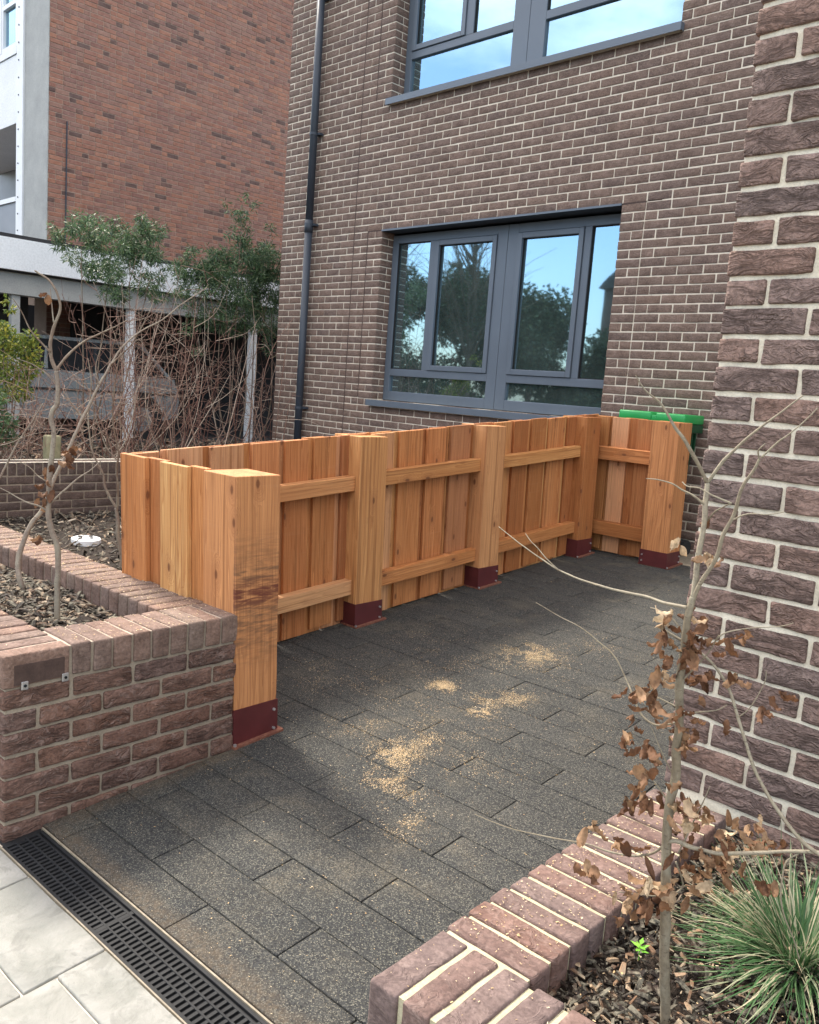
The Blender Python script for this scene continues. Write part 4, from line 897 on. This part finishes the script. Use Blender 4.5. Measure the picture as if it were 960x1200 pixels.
# right sapling, close to the viewer
SP0 = atz(780, 1206, .31)
SR = thing('young_tree', 'slender young tree with curled brown dead leaves in the right hand bed', 'tree', tuple(SP0))
def sp(pts, off=0, o1=None):
    n = len(pts); return [atp(u, v, SP0, off+(0 if o1 is None else (o1-off)*i/max(1, n-1))) for i, (u, v) in enumerate(pts)]
t_ = MB(); branch(t_, [SP0-np.array([0, 0, .03])]+sp([(780, 1195), (779, 1130), (780, 1075), (781, 1020), (782, 967), (786, 940), (792, 908), (793, 880), (796, 846), (796, 815), (797, 792), (803, 755), (807, 721), (812, 700)]), .0102, .006, 10, .12, .45)
t_.build('trunk', M_bark, SR, smooth=True)
b = MB()
BR = [([(812, 702), (818, 660), (826, 610), (827, 590), (829, 566)], .0055, .0042, 0, .03), ([(829, 566), (806, 520), (792, 502), (782, 484), (772, 470), (757, 458), (745, 440)], .0042, .001, .03, .10),
      ([(829, 566), (846, 542), (862, 526), (880, 510), (919, 480), (942, 463)], .0036, .001, .03, -.05), ([(811, 706), (820, 685), (838, 658), (847, 630), (860, 604), (866, 585), (872, 568), (884, 550), (890, 538)], .0042, .0022, 0, -.06),
      ([(890, 538), (889, 528), (897, 520)], .0015, .0008, -.06, -.08), ([(892, 536), (912, 518), (924, 510), (940, 496), (958, 478)], .002, .0008, -.06, -.1), ([(826, 591), (812, 580), (800, 574), (787, 566), (770, 562), (757, 561)], .0024, .0008, .02, .08),
      ([(858, 590), (835, 580), (820, 572), (806, 570), (800, 565)], .0018, .0008, -.04, .0), ([(829, 610), (838, 600), (845, 596), (856, 590)], .0016, .001, .02, -.04), ([(860, 609), (870, 604), (882, 602), (900, 603), (920, 600)], .0015, .0007, -.04, -.1),
      ([(805, 712), (780, 707), (760, 700), (730, 693), (700, 685), (675, 677), (650, 665), (625, 648), (603, 632), (585, 617)], .0032, .0007, 0, .35), ([(655, 668), (640, 654), (630, 642), (622, 634), (616, 625)], .0013, .0006, .22, .3), ([(700, 686), (690, 682), (683, 679)], .001, .0006, .15, .2),
      ([(796, 846), (770, 850), (752, 838), (742, 815), (735, 798), (722, 772), (704, 754), (680, 735), (655, 722), (628, 706)], .0022, .0006, 0, .25),
      ([(782, 989), (765, 1000), (740, 1003), (712, 998), (690, 990), (660, 984), (630, 978), (600, 971), (575, 962), (556, 954)], .0028, .0006, 0, .30),
      ([(780, 987), (792, 986), (807, 992), (825, 996), (845, 1000), (873, 1000), (905, 999), (940, 998), (975, 1000)], .0042, .0030, 0, -.12),
      ([(778, 738), (795, 748), (810, 757), (830, 773), (846, 792), (855, 808), (861, 826), (868, 850), (876, 876), (886, 905), (900, 932), (912, 950), (924, 967), (945, 990), (970, 1008)], .0024, .0034, .05, -.12),
      ([(940, 998), (922, 1010), (917, 1030), (915, 1052), (920, 1075), (930, 1100), (937, 1124)], .0016, .001, -.1, -.14),
      ([(797, 800), (805, 792), (830, 765), (838, 752), (843, 744)], .0018, .0008, 0, -.04), ([(838, 752), (850, 742), (880, 736), (915, 734), (930, 730)], .0014, .0006, -.02, -.08), ([(790, 910), (775, 880), (768, 862), (762, 850)], .0014, .0007, 0, .04), ([(797, 840), (815, 835), (840, 832), (852, 826)], .0018, .0008, 0, -.05),
      ([(796, 830), (780, 822), (765, 815), (750, 812)], .0018, .0007, 0, .05), ([(792, 1010), (800, 1040), (775, 1050), (745, 1048), (725, 1045)], .002, .0008, 0, .05), ([(803, 752), (796, 735), (785, 722), (770, 714), (762, 712)], .002, .0008, 0, .05),
      ([(795, 1000), (812, 965), (822, 945), (832, 922)], .0018, .0008, -.01, -.05), ([(866, 840), (880, 828), (896, 800), (898, 785)], .0012, .0006, -.04, -.07), ([(786, 945), (770, 920), (755, 905), (745, 895)], .0016, .0007, 0, .05)]
for pts, r0, r1, o0, o1 in BR: branch(b, sp(pts, o0, o1), r0, r1, 6, .1, rng.uniform(.4, 1))
b.build('branch', M_bark, SR, smooth=True)
b = MB()
clus = [((778, 712), 3, 9, .9), ((790, 740), 12, 20, .5), ((815, 745), 8, 14, .35), ((800, 770), 8, 12, .4), ((756, 810), 5, 16, .4), ((745, 803), 4, 8, .5), ((772, 795), 5, 12, .6), ((765, 822), 4, 8, .6), ((730, 862), 3, 7, .3), ((742, 850), 3, 6, .4), ((757, 868), 3, 7, .4), ((762, 895), 5, 11, .45), ((768, 880), 3, 6, .5), ((818, 840), 10, 18, .5), ((808, 855), 5, 10, .5), ((826, 790), 4, 8, .3), ((853, 748), 2, 3, .6), ((872, 744), 2, 3, .4), ((862, 795), 3, 5, .3), ((894, 828), 2, 3, .2), ((914, 815), 3, 5, .4), ((745, 940), 5, 12, .3), ((757, 932), 4, 10, .4), ((795, 925), 5, 12, .3), ((815, 950), 8, 16, .5), ((795, 945), 6, 12, .8),
        ((695, 965), 3, 5, .35), ((722, 992), 3, 6, .3), ((760, 995), 2, 4, .25), ((695, 1015), 4, 8, .6), ((735, 1040), 7, 13, .7), ((750, 1060), 7, 14, .5), ((765, 1030), 4, 8, .9), ((790, 1035), 4, 8, .95), ((840, 985), 9, 16, .35), ((820, 1000), 6, 12, .4), ((860, 985), 8, 18, .7), ((880, 975), 7, 14, .8), ((917, 985), 2, 3, .1), ((898, 985), 2, 4, .2), ((890, 1030), 2, 5, .6), ((908, 1038), 2, 5, .5), ((822, 1030), 6, 14, .8), ((822, 945), 3, 8, .8), ((808, 632), 0, 4, 1), ((833, 648), 4, 5, .7), ((800, 635), 2, 4, 1), ((757, 565), 0, 2, 1), ((833, 612), 1, 3, .4), ((845, 1010), 8, 18, .8), ((770, 1055), 5, 12, .4)]
for (c, n_, s_, ti) in clus:
    for _ in range(int(n_*1.15+.5)):
        u, v = c[0]+rng.normal()*s_*.8, c[1]+rng.normal()*s_*.8; deadleaf(b, atp(u, v, SP0, rng.normal()*.03), rng.uniform(.024, .046), rng.uniform(.009, .0155), float(np.clip(ti+rng.normal()*.2, 0, 1)))
b.build('dead_leaves', M_dead, SR, smooth=True)

# left planter saplings
def sapling(P0, label, segs, leaves=()):
    T = thing('young_tree', label, 'tree', tuple(P0)); t_ = MB(); b = MB()
    for i, (pts, r0, r1, o0, o1) in enumerate(segs):
        n = len(pts); P = [atp(u, v, P0, o0+(o1-o0)*k/max(1, n-1)) for k, (u, v) in enumerate(pts)]
        if i == 0: P = [P0-np.array([0, 0, .03])]+P
        branch(t_ if i == 0 else b, P, r0, r1, 8 if i == 0 else 6, .12, rng.uniform(.3, .9))
    t_.build('trunk', M_bark2, T, smooth=True); b.build('branch', M_bark2, T, smooth=True)
    if leaves:
        b = MB()
        for (u, v, n_, s_) in leaves:
            for _ in range(n_): deadleaf(b, atp(u+rng.normal()*s_, v+rng.normal()*s_, P0, rng.normal()*.03), rng.uniform(.04, .06), rng.uniform(.018, .03), rng.uniform(.1, .7))
        b.build('dead_leaves', M_dead, T, smooth=True)
    return T
A0 = atz(67, 724, .465)
sapling(A0, 'tall forked bare young tree with a sinuous pale stem in the left planter', [
    ([(67, 715), (67, 690), (68, 665), (67, 640), (61, 622), (57, 605), (57, 585), (58, 560), (60, 540), (62, 522), (63, 505), (60, 492), (62, 481), (67, 473), (68, 455), (66, 434)], .0125, .0085, 0, .0),
    ([(66, 434), (62, 425), (59, 413), (60, 396), (63, 384), (66, 376), (70, 365), (70, 352), (64, 338), (57, 328), (47, 321), (41, 317)], .0075, .003, 0, .05), ([(63, 378), (61, 362), (60, 350), (59, 338)], .003, .0015, 0, .04), ([(66, 434), (76, 420), (88, 408), (99, 400), (115, 392), (130, 385), (150, 375)], .0055, .002, 0, .15),
    ([(59, 413), (45, 398), (35, 385), (25, 365), (15, 350)], .004, .0015, 0, -.05), ([(67, 452), (57, 440), (40, 428), (20, 420)], .003, .001, 0, -.04), ([(57, 592), (75, 575), (92, 560), (105, 552), (118, 540)], .0045, .0015, 0, .1), ([(57, 600), (45, 593), (30, 588), (15, 580), (0, 572)], .004, .0015, 0, -.05),
    ([(56, 565), (45, 558), (35, 548), (22, 540)], .003, .001, 0, .05), ([(68, 645), (80, 640), (100, 625), (117, 597)], .003, .001, 0, .05), ([(70, 634), (85, 620), (78, 608), (64, 596)], .002, .001, 0, .03), ([(62, 622), (52, 612), (40, 606)], .0025, .001, 0, 0)],
    [(60, 545, 3, 6), (50, 572, 3, 6), (60, 575, 2, 5), (46, 628, 2, 3), (58, 343, 2, 4), (52, 585, 2, 5)])
B0 = atz(27, 690, .465)
sapling(B0, 'curved dark bare young tree nearest the left edge of the planter', [
    ([(24, 680), (21, 665), (23, 648), (30, 628), (38, 612), (48, 600), (54, 588), (60, 570), (66, 556), (74, 541), (82, 524), (90, 505), (97, 490), (107, 470), (116, 451), (124, 438), (130, 427), (145, 405), (165, 388), (190, 375), (215, 355), (243, 337)], .0135, .0022, 0, .5),
    ([(97, 489), (88, 478), (80, 467), (74, 458)], .0035, .0012, .3, .35), ([(96, 490), (110, 487), (123, 484)], .0025, .001, .3, .35), ([(0, 560), (10, 540), (19, 522), (30, 505), (42, 487), (50, 473)], .005, .003, -.1, 0), ([(0, 522), (15, 518), (28, 512), (42, 508), (60, 506)], .0025, .001, -.1, 0),
    ([(130, 427), (140, 418), (155, 402), (172, 372), (180, 352)], .004, .0015, .35, .5), ([(116, 451), (112, 430), (118, 408), (122, 390)], .003, .001, .3, .35)],
    [(85, 528, 4, 4), (90, 522, 2, 3), (80, 535, 3, 4)])
# multi-stem shrub next to the fence corner
C0 = atx(143, 664, -1.75); C0[2] = .12; C0 = atz(143, 660, .2)
sapling(C0, 'bare multi stemmed shrub right beside the outer corner of the fence', [
    ([(143, 655), (141, 640), (138, 627), (138, 610), (136, 595)], .017, .011, 0, 0), ([(136, 595), (130, 585), (123, 570), (121, 556), (113, 540), (107, 523), (104, 500), (104, 480), (107, 450), (103, 420)], .009, .003, 0, .1), ([(137, 600), (138, 575), (137, 550), (139, 530), (134, 505), (132, 480), (135, 450), (140, 415)], .009, .003, 0, -.1),
    ([(144, 655), (146, 630), (144, 600), (142, 570), (145, 550), (140, 530), (130, 518)], .008, .003, .05, .05), ([(138, 540), (125, 525), (118, 505), (112, 490), (108, 470)], .004, .0015, 0, .1), ([(139, 530), (150, 510), (157, 480), (162, 450), (175, 420)], .004, .0015, 0, .1), ([(121, 556), (112, 545), (105, 542)], .003, .001, 0, 0), ([(104, 500), (95, 480), (90, 455), (92, 430)], .003, .001, .1, .15)])

# thickets of bare canes beyond the garden wall
def thicket(label, u0, u1, n_, vt, X0, X1, lean, rr=(.004, .009), tw=3):
    G0 = atx((u0+u1)/2, 522, (X0+X1)/2); G0[2] = .34
    T = thing('bare_shrub', label, 'shrub', tuple(G0)); b = MB(); crowns = rng.uniform(u0, u1, max(3, n_//7))
    for k in range(n_):
        u = crowns[rng.integers(len(crowns))]+rng.normal()*5; X = rng.uniform(X0, X1); base = atx(u, 520, X); base[2] = .32
        tu = u+rng.normal()*34+lean*rng.random(); tv = rng.uniform(*vt); tip = atx(tu, tv, X+rng.normal()*.35)
        bend = np.array([rng.normal()*.14, rng.normal()*.22, rng.normal()*.05]); m1 = base*.66+tip*.34+bend; m2 = base*.33+tip*.67+bend*rng.uniform(-.5, 1.3)
        P = branch(b, [base, m1, m2, tip], rng.uniform(*rr), .0018, 5, .12, rng.random())
        for _ in range(tw+2):
            i = rng.integers(len(P)//4, len(P)-1); q = P[i]; L_ = rng.uniform(.12, .6); d = np.array([rng.normal()*.6, rng.normal()*.8, rng.uniform(-.1, 1.0)]); d /= np.linalg.norm(d)
            e = q+d*L_+np.array([0, 0, rng.uniform(-.1, .12)]); Q = branch(b, [q, q+d*L_*.5+rng.normal(size=3)*.04, e], rng.uniform(.002, .0036), .001, 4, .1, rng.random())
            if rng.random() < .5:
                d2 = rng.normal(size=3)+d; q2 = Q[len(Q)//2]; branch(b, [q2, q2+d2*.06, q2+d2*.13], .0016, .0008, 4, .1, rng.random())
    b.build('canes', M_cane, T, smooth=True); return T
thicket('tangle of thin reddish bare canes left of the middle canopy column', 85, 160, 24, (330, 440), -6.3, -5.3, 10)
thicket('tall thin canes reaching up to the white fascia beside the evergreen shrub', 70, 205, 20, (262, 380), -6.9, -5.8, 10, (.003, .006), 4)
thicket('dense fan of bare brown canes in front of the parked car wheel', 150, 235, 30, (335, 450), -6.8, -5.4, 20)
thicket('tall crossing bare canes close to the house corner', 225, 325, 36, (340, 470), -7.2, -5.6, 10)
thicket('low scrubby dark twigs at the far left behind the garden wall', -10, 75, 34, (425, 500), -6.0, -5.2, 6, (.003, .006), 5)

def crown(mb, centres, n_, L_, wid, kind=0, tmean=.5, droop=.3):
    C_ = np.array([c[:3] for c in centres]); Rr = np.array([c[3] for c in centres]); w_ = Rr**2/np.sum(Rr**2)
    idx = rng.choice(len(C_), n_, p=w_); 
    d = rng.normal(size=(n_, 3)); d /= np.linalg.norm(d, axis=1, keepdims=True); r_ = Rr[idx]*rng.random(n_)**.45
    P = C_[idx]+d*r_[:, None]*np.array([1, 1, .8]); out = d*.6+rng.normal(size=(n_, 3))*.5; out[:, 2] -= droop; out /= np.linalg.norm(out, axis=1, keepdims=True)
    s_ = np.cross(out, rng.normal(size=(n_, 3))); s_ /= np.linalg.norm(s_, axis=1, keepdims=True); nn = np.cross(s_, out)
    L = (L_*rng.uniform(.6, 1.3, n_))[:, None]; Wd = (wid*rng.uniform(.7, 1.3, n_))[:, None]
    V = np.stack([P, P+out*L*.45+s_*Wd/2+nn*Wd*.2, P+out*L-nn*L*.12, P+out*L*.45-s_*Wd/2+nn*Wd*.2], 1).reshape(-1, 3)
    mb.v.append(V); mb.f.append(np.arange(n_*4).reshape(-1, 4)+mb.n); mb.n += n_*4; mb.gc.append(V); mb.t.append(np.repeat(np.clip(rng.normal(tmean, .25, n_), 0, 1), 4))
def evergreen(label, X, blobs, n_, stems, L_=.085, wid=.018):
    cen = []
    for (u, v, rp_) in blobs:
        p = atx(u, v, X+rng.normal()*.15); dep = (p-CAM)@F3; cen.append((*p, 1.2*rp_*dep/FPX))
    base = atx(stems[0][0], 520, X); base[2] = .34; T = thing('leafy_shrub', label, 'shrub', tuple(base)); b = MB()
    for (u, v) in stems:
        tip = atx(u, v, X+rng.normal()*.1); bb = base+np.array([rng.normal()*.1, (tip[1]-base[1])*.45, 0]); branch(b, [bb, bb*.6+tip*.4+rng.normal(size=3)*.06, tip], .013, .004, 6, .1, .4)
    b.build('stem', M_bark2, T, smooth=True)
    b = MB()
    # twigs carrying leaves: small sprays scattered in each blob
    sp_ = []
    for c in cen:
        for _ in range(max(4, int(c[3]*40))):
            d = rng.normal(size=3); d /= np.linalg.norm(d); q = np.array(c[:3])+d*c[3]*rng.random()**.5; sp_.append((*q, c[3]*.42))
    crown(b, sp_, n_, L_, wid, droop=.35); b.build('foliage', M_leaf, T); return T
evergreen('glossy leaved evergreen shrub spilling over the white canopy fascia', -6.6, [(70, 275, 14), (95, 268, 18), (120, 285, 22), (150, 278, 22), (90, 300, 14), (125, 310, 20), (160, 305, 22), (175, 285, 18), (140, 335, 18), (175, 335, 16), (110, 262, 12), (165, 262, 12), (195, 315, 14), (185, 350, 12), (60, 262, 6), (185, 262, 8)], 9000, [(95, 290), (130, 300), (160, 300), (175, 330)], .066, .011)
evergreen('taller evergreen shrub against the red brick wall by the house corner', -7.0, [(278, 245, 9), (284, 262, 12), (288, 232, 7), (270, 275, 8), (285, 285, 12), (262, 310, 18), (285, 318, 24), (310, 310, 20), (235, 315, 16), (250, 335, 16), (275, 350, 20), (305, 345, 22), (320, 330, 16), (215, 310, 12), (215, 330, 16), (240, 365, 16), (262, 375, 16), (285, 380, 16), (305, 300, 18), (322, 350, 16), (210, 350, 10), (250, 320, 20), (300, 375, 14), (320, 385, 14), (318, 270, 8), (240, 345, 12), (265, 240, 5), (300, 240, 5), (225, 385, 10), (235, 410, 8), (320, 405, 10), (222, 300, 10), (246, 300, 10)], 17000, [(284, 240), (262, 320), (300, 330), (318, 360), (240, 325), (285, 340)], .075, .012)
def bush(label, X, blobs, n_, m_, L_, wid, tm=.5, nm='leafy_shrub'):
    cen = []
    for (u, v, rp_) in blobs:
        p = atx(u, v, X+rng.normal()*.1); dep = (p-CAM)@F3; cen.append((*p, rp_*dep/FPX))
    base = atx(blobs[0][0], 520, X); base[2] = .33; T = thing(nm, label, 'shrub', tuple(base)); b = MB()
    for c in cen[:6]: branch(b, [base+rng.normal(size=3)*.04, base*.5+np.array(c[:3])*.5, np.array(c[:3])], .008, .003, 5, .1, .4)
    b.build('stem', M_bark2, T, smooth=True); b = MB(); crown(b, cen, n_, L_, wid, tmean=tm); b.build('foliage', m_, T)
bush('yellow green feathery shrub at the left edge of the garden', -6.0, [(5, 385, 10), (10, 400, 16), (28, 410, 18), (0, 425, 20), (18, 440, 18), (38, 430, 12), (8, 352, 5), (12, 362, 5), (35, 395, 10), (3, 460, 14), (25, 460, 12)], 2300, M_yel, .05, .022)
bush('dark leafy clump low at the left edge behind the garden wall', -5.5, [(-5, 490, 16), (5, 510, 14), (-8, 465, 14), (12, 495, 10)], 800, M_leaf, .05, .024)

# ornamental grass
G0 = atz(940, 1130, .33); GR = thing('grass_tuft', 'arching tuft of thin green and straw coloured grass at lower right', 'ornamental grass', tuple(G0)); b = MB()
for k in range(1100):
    a = rng.uniform(0, 2*math.pi); el = rng.beta(2.0, 2.2)*1.25+.08; L_ = rng.uniform(.13, .32); d = np.array([math.cos(a)*math.cos(el), math.sin(a)*math.cos(el), math.sin(el)])
    bs = G0+np.array([math.cos(a), math.sin(a), 0])*rng.random()*.055+np.array([0, 0, -.01]); sd_ = np.cross(d, [0, 0, 1]); sd_ /= np.linalg.norm(sd_); wd = rng.uniform(.0012, .0024); V = []
    dr = rng.uniform(.35, 1.1)*L_; tw = rng.normal()*.03
    for i in range(7):
        t = i/6; c = bs+d*L_*t-np.array([0, 0, 1])*dr*t*t*.6*math.cos(el)+sd_*tw*t*t
        c[2] = max(c[2], .325+.004*i); w_ = wd*(1-t**2.5)+.0002; V += [c-sd_*w_, c+sd_*w_]
    b.add(V, [(2*i, 2*i+1, 2*i+3, 2*i+2) for i in range(6)], tint=float(np.clip(rng.choice([.15, .45, .75, .95], p=[.36, .32, .14, .18])+rng.normal()*.07, 0, 1)))
b.build('blades', M_grass, GR)
# small bright weed
W0 = atz(749, 1120, .335); WD = thing('weed_seedling', 'tiny bright green seedling growing in the dark bark by the young tree', 'plant', tuple(W0)); b = MB(); b.tube([W0-[0, 0, .01], W0+[0, 0, .022]], .0012, 5, .5); b.build('stalk', M_weed, WD)
b = MB()
for k in range(7):
    a = k*2.4; c = W0+np.array([0, 0, .012+.002*k]); leafquad(b, c, np.array([math.cos(a), math.sin(a), .35]), np.array([0, 0, 1.0]), .022, .010, rng.random())
b.build('leaf', M_weed, WD)
# wooden stump post and the white disc
SPT = atx(61, 531, -5.1); b = MB(); b.box((SPT[0]-.05, SPT[1]-.07, .25), (SPT[0]+.05, SPT[1]+.07, .80), r=.02, step=.05, amp=.004, fr=9, ga=2)
o = b.build('wooden_post', rough_mat('lichened_wood', (.20, .19, .11), (.34, .31, .19), 12, .9, .6, .004), smooth=True, label='short lichen covered wooden post standing behind the garden wall', category='post')
DC = atz(101, 637, .10); b = MB(); th = np.linspace(0, 2*math.pi, 25)[:-1]
def disc(mb, c, r_, z0, z1, e=1.0):
    n = len(th); V = [(c[0]+r_*math.cos(t), c[1]+e*r_*math.sin(t), z0) for t in th]+[(c[0]+r_*math.cos(t), c[1]+e*r_*math.sin(t), z1) for t in th]+[(c[0]+.86*r_*math.cos(t), c[1]+.86*e*r_*math.sin(t), z1+.006) for t in th]+[(c[0], c[1], z1+.006)]
    Q = [(i, (i+1) % n, n+(i+1) % n, n+i) for i in range(n)]+[(n+i, n+(i+1) % n, 2*n+(i+1) % n, 2*n+i) for i in range(n)]+[(2*n+i, 2*n+(i+1) % n, 3*n, 3*n) for i in range(n)]; mb.add(V, Q)
DT = thing('drain_cover', 'small white round cover lying on the bark in the back bed', 'cover', tuple(DC)); disc(b, DC, .125, DC[2], DC[2]+.04, .85); b.build('lid', M_white, DT)
b = MB()
for (ax, ay) in ((.04, .025), (-.03, .05), (.015, -.055), (-.055, -.025)): b = MB(); disc(b, DC+np.array([ax, ay, 0]), .016, DC[2]+.045, DC[2]+.047); b.build('finger_hole', M_blk0, DT)

# ---------------------------------------------------------------- behind the viewer: what the windows mirror
def treeB(x, y, h, r_, n_, label, m_=None, bare=False):
    T = thing('evergreen_tree' if not bare else 'bare_tree', label, 'tree', (x, y, -.4), group='bare trees across the road' if bare else 'evergreen trees across the road'); b = MB(); branch(b, [(x, y, -.4), (x+.1, y, h*.4), (x, y+.1, h*.85)], .16, .04, 8, .1, .4)
    if bare:
        for k in range(46):
            z = rng.uniform(h*.25, h*.8); q = np.array([x, y, z]); a = rng.uniform(0, 6.28); L_ = rng.uniform(.6, 1.3)*r_*(1.1-z/h*.6); d = np.array([math.cos(a)*.7, math.sin(a)*.7, .9]); P = branch(b, [q, q+d*L_*.5, q+d*L_+np.array([0, 0, .2*L_])], .045, .01, 5, .1, .4)
            for _ in range(6):
                s0 = P[rng.integers(4, len(P))]; d2 = rng.normal(size=3)*.5+d; branch(b, [s0, s0+d2*.25*L_+rng.normal(size=3)*.05, s0+d2*.5*L_], .012, .004, 4, .1, .5)
        b.build('trunk', M_bark2, T); return
    b.build('trunk', M_bark2, T); cen = []
    for k in range(44):
        z = rng.uniform(.0, 1)*h; rr = r_*(1.05-.55*(z/h)**1.5); a = rng.uniform(0, 6.28); q = rr*rng.random()**.5; cen.append((x+q*math.cos(a), y+q*math.sin(a), z, r_*rng.uniform(.22, .42)))
    b = MB(); crown(b, cen, n_, .17, .10, tmean=.5); b.build('crown', M_hedge, T)
for i, (x, y, h, r_, lb) in enumerate(((-21, -8, 6.9, 2.8, 'first dark evergreen tree across the road, farthest left'), (-18.5, -11, 7.2, 2.8, 'second dark evergreen tree across the road with a broad crown'), (-16, -13.5, 6.4, 2.6, 'rounded evergreen tree across the road beside the bare tree'), (-13.8, -16, 5.0, 2.6, 'lower evergreen tree across the road before the gabled house'), (-11.5, -18, 4.6, 2.6, 'bushy evergreen tree across the road under the house gable'), (-23, -5, 7, 3, 'evergreen tree across the road by the apartment side'), (-9, -19.5, 4.6, 2.6, 'evergreen tree across the road at the far right'))):
    treeB(x, y, h-1.5, r_, 26000, lb)
treeB(-19.2, -8.6, 8.3, 2.6, 0, 'bare tall tree rising over the evergreens across the road', bare=True); treeB(-16.6, -10.8, 7.8, 2.4, 0, 'bare twiggy tree in front of the rounded evergreen across the road', bare=True)
HS = thing('gabled_house', 'dark gabled house with chimney across the road', 'house', (-12.6, -23, -.4)); b = MB()
b.box((-15.4, -27, -.4), (-9.2, -20.6, 8.6)); b.box((-17.9, -26, -.4), (-15.41, -20.9, 6.3)); b.build('wall', M_wallb, HS)
def gable(mb, x0, x1, y0, y1, z0, z1, xp):
    mb.add([(x0, y1, z0), (x1, y1, z0), (xp, y1, z1), (x0, y0, z0), (x1, y0, z0), (xp, y0, z1)], [[0, 1, 2, 2], [3, 5, 4, 4], [0, 2, 5, 3], [1, 4, 5, 2], [0, 3, 4, 1]])
b = MB(); gable(b, -15.6, -9.0, -27.2, -20.4, 8.6, 12.0, -13.3); gable(b, -18.1, -14.9, -26.2, -20.7, 6.3, 8.0, -16.4); b.build('roof', M_felt, HS)
b = MB(); b.box((-15.0, -23.5, 8.8), (-14.4, -22.8, 11.6)); b.build('chimney', M_wallb, HS)
sheet('road', -60, 60, -14, -6.0, lambda X, Y: -.39+0*X, rough_mat('road_asphalt', (.045, .045, .047), (.07, .07, .07), 10, .9, .4, .004), fn=IDT, kind='structure')
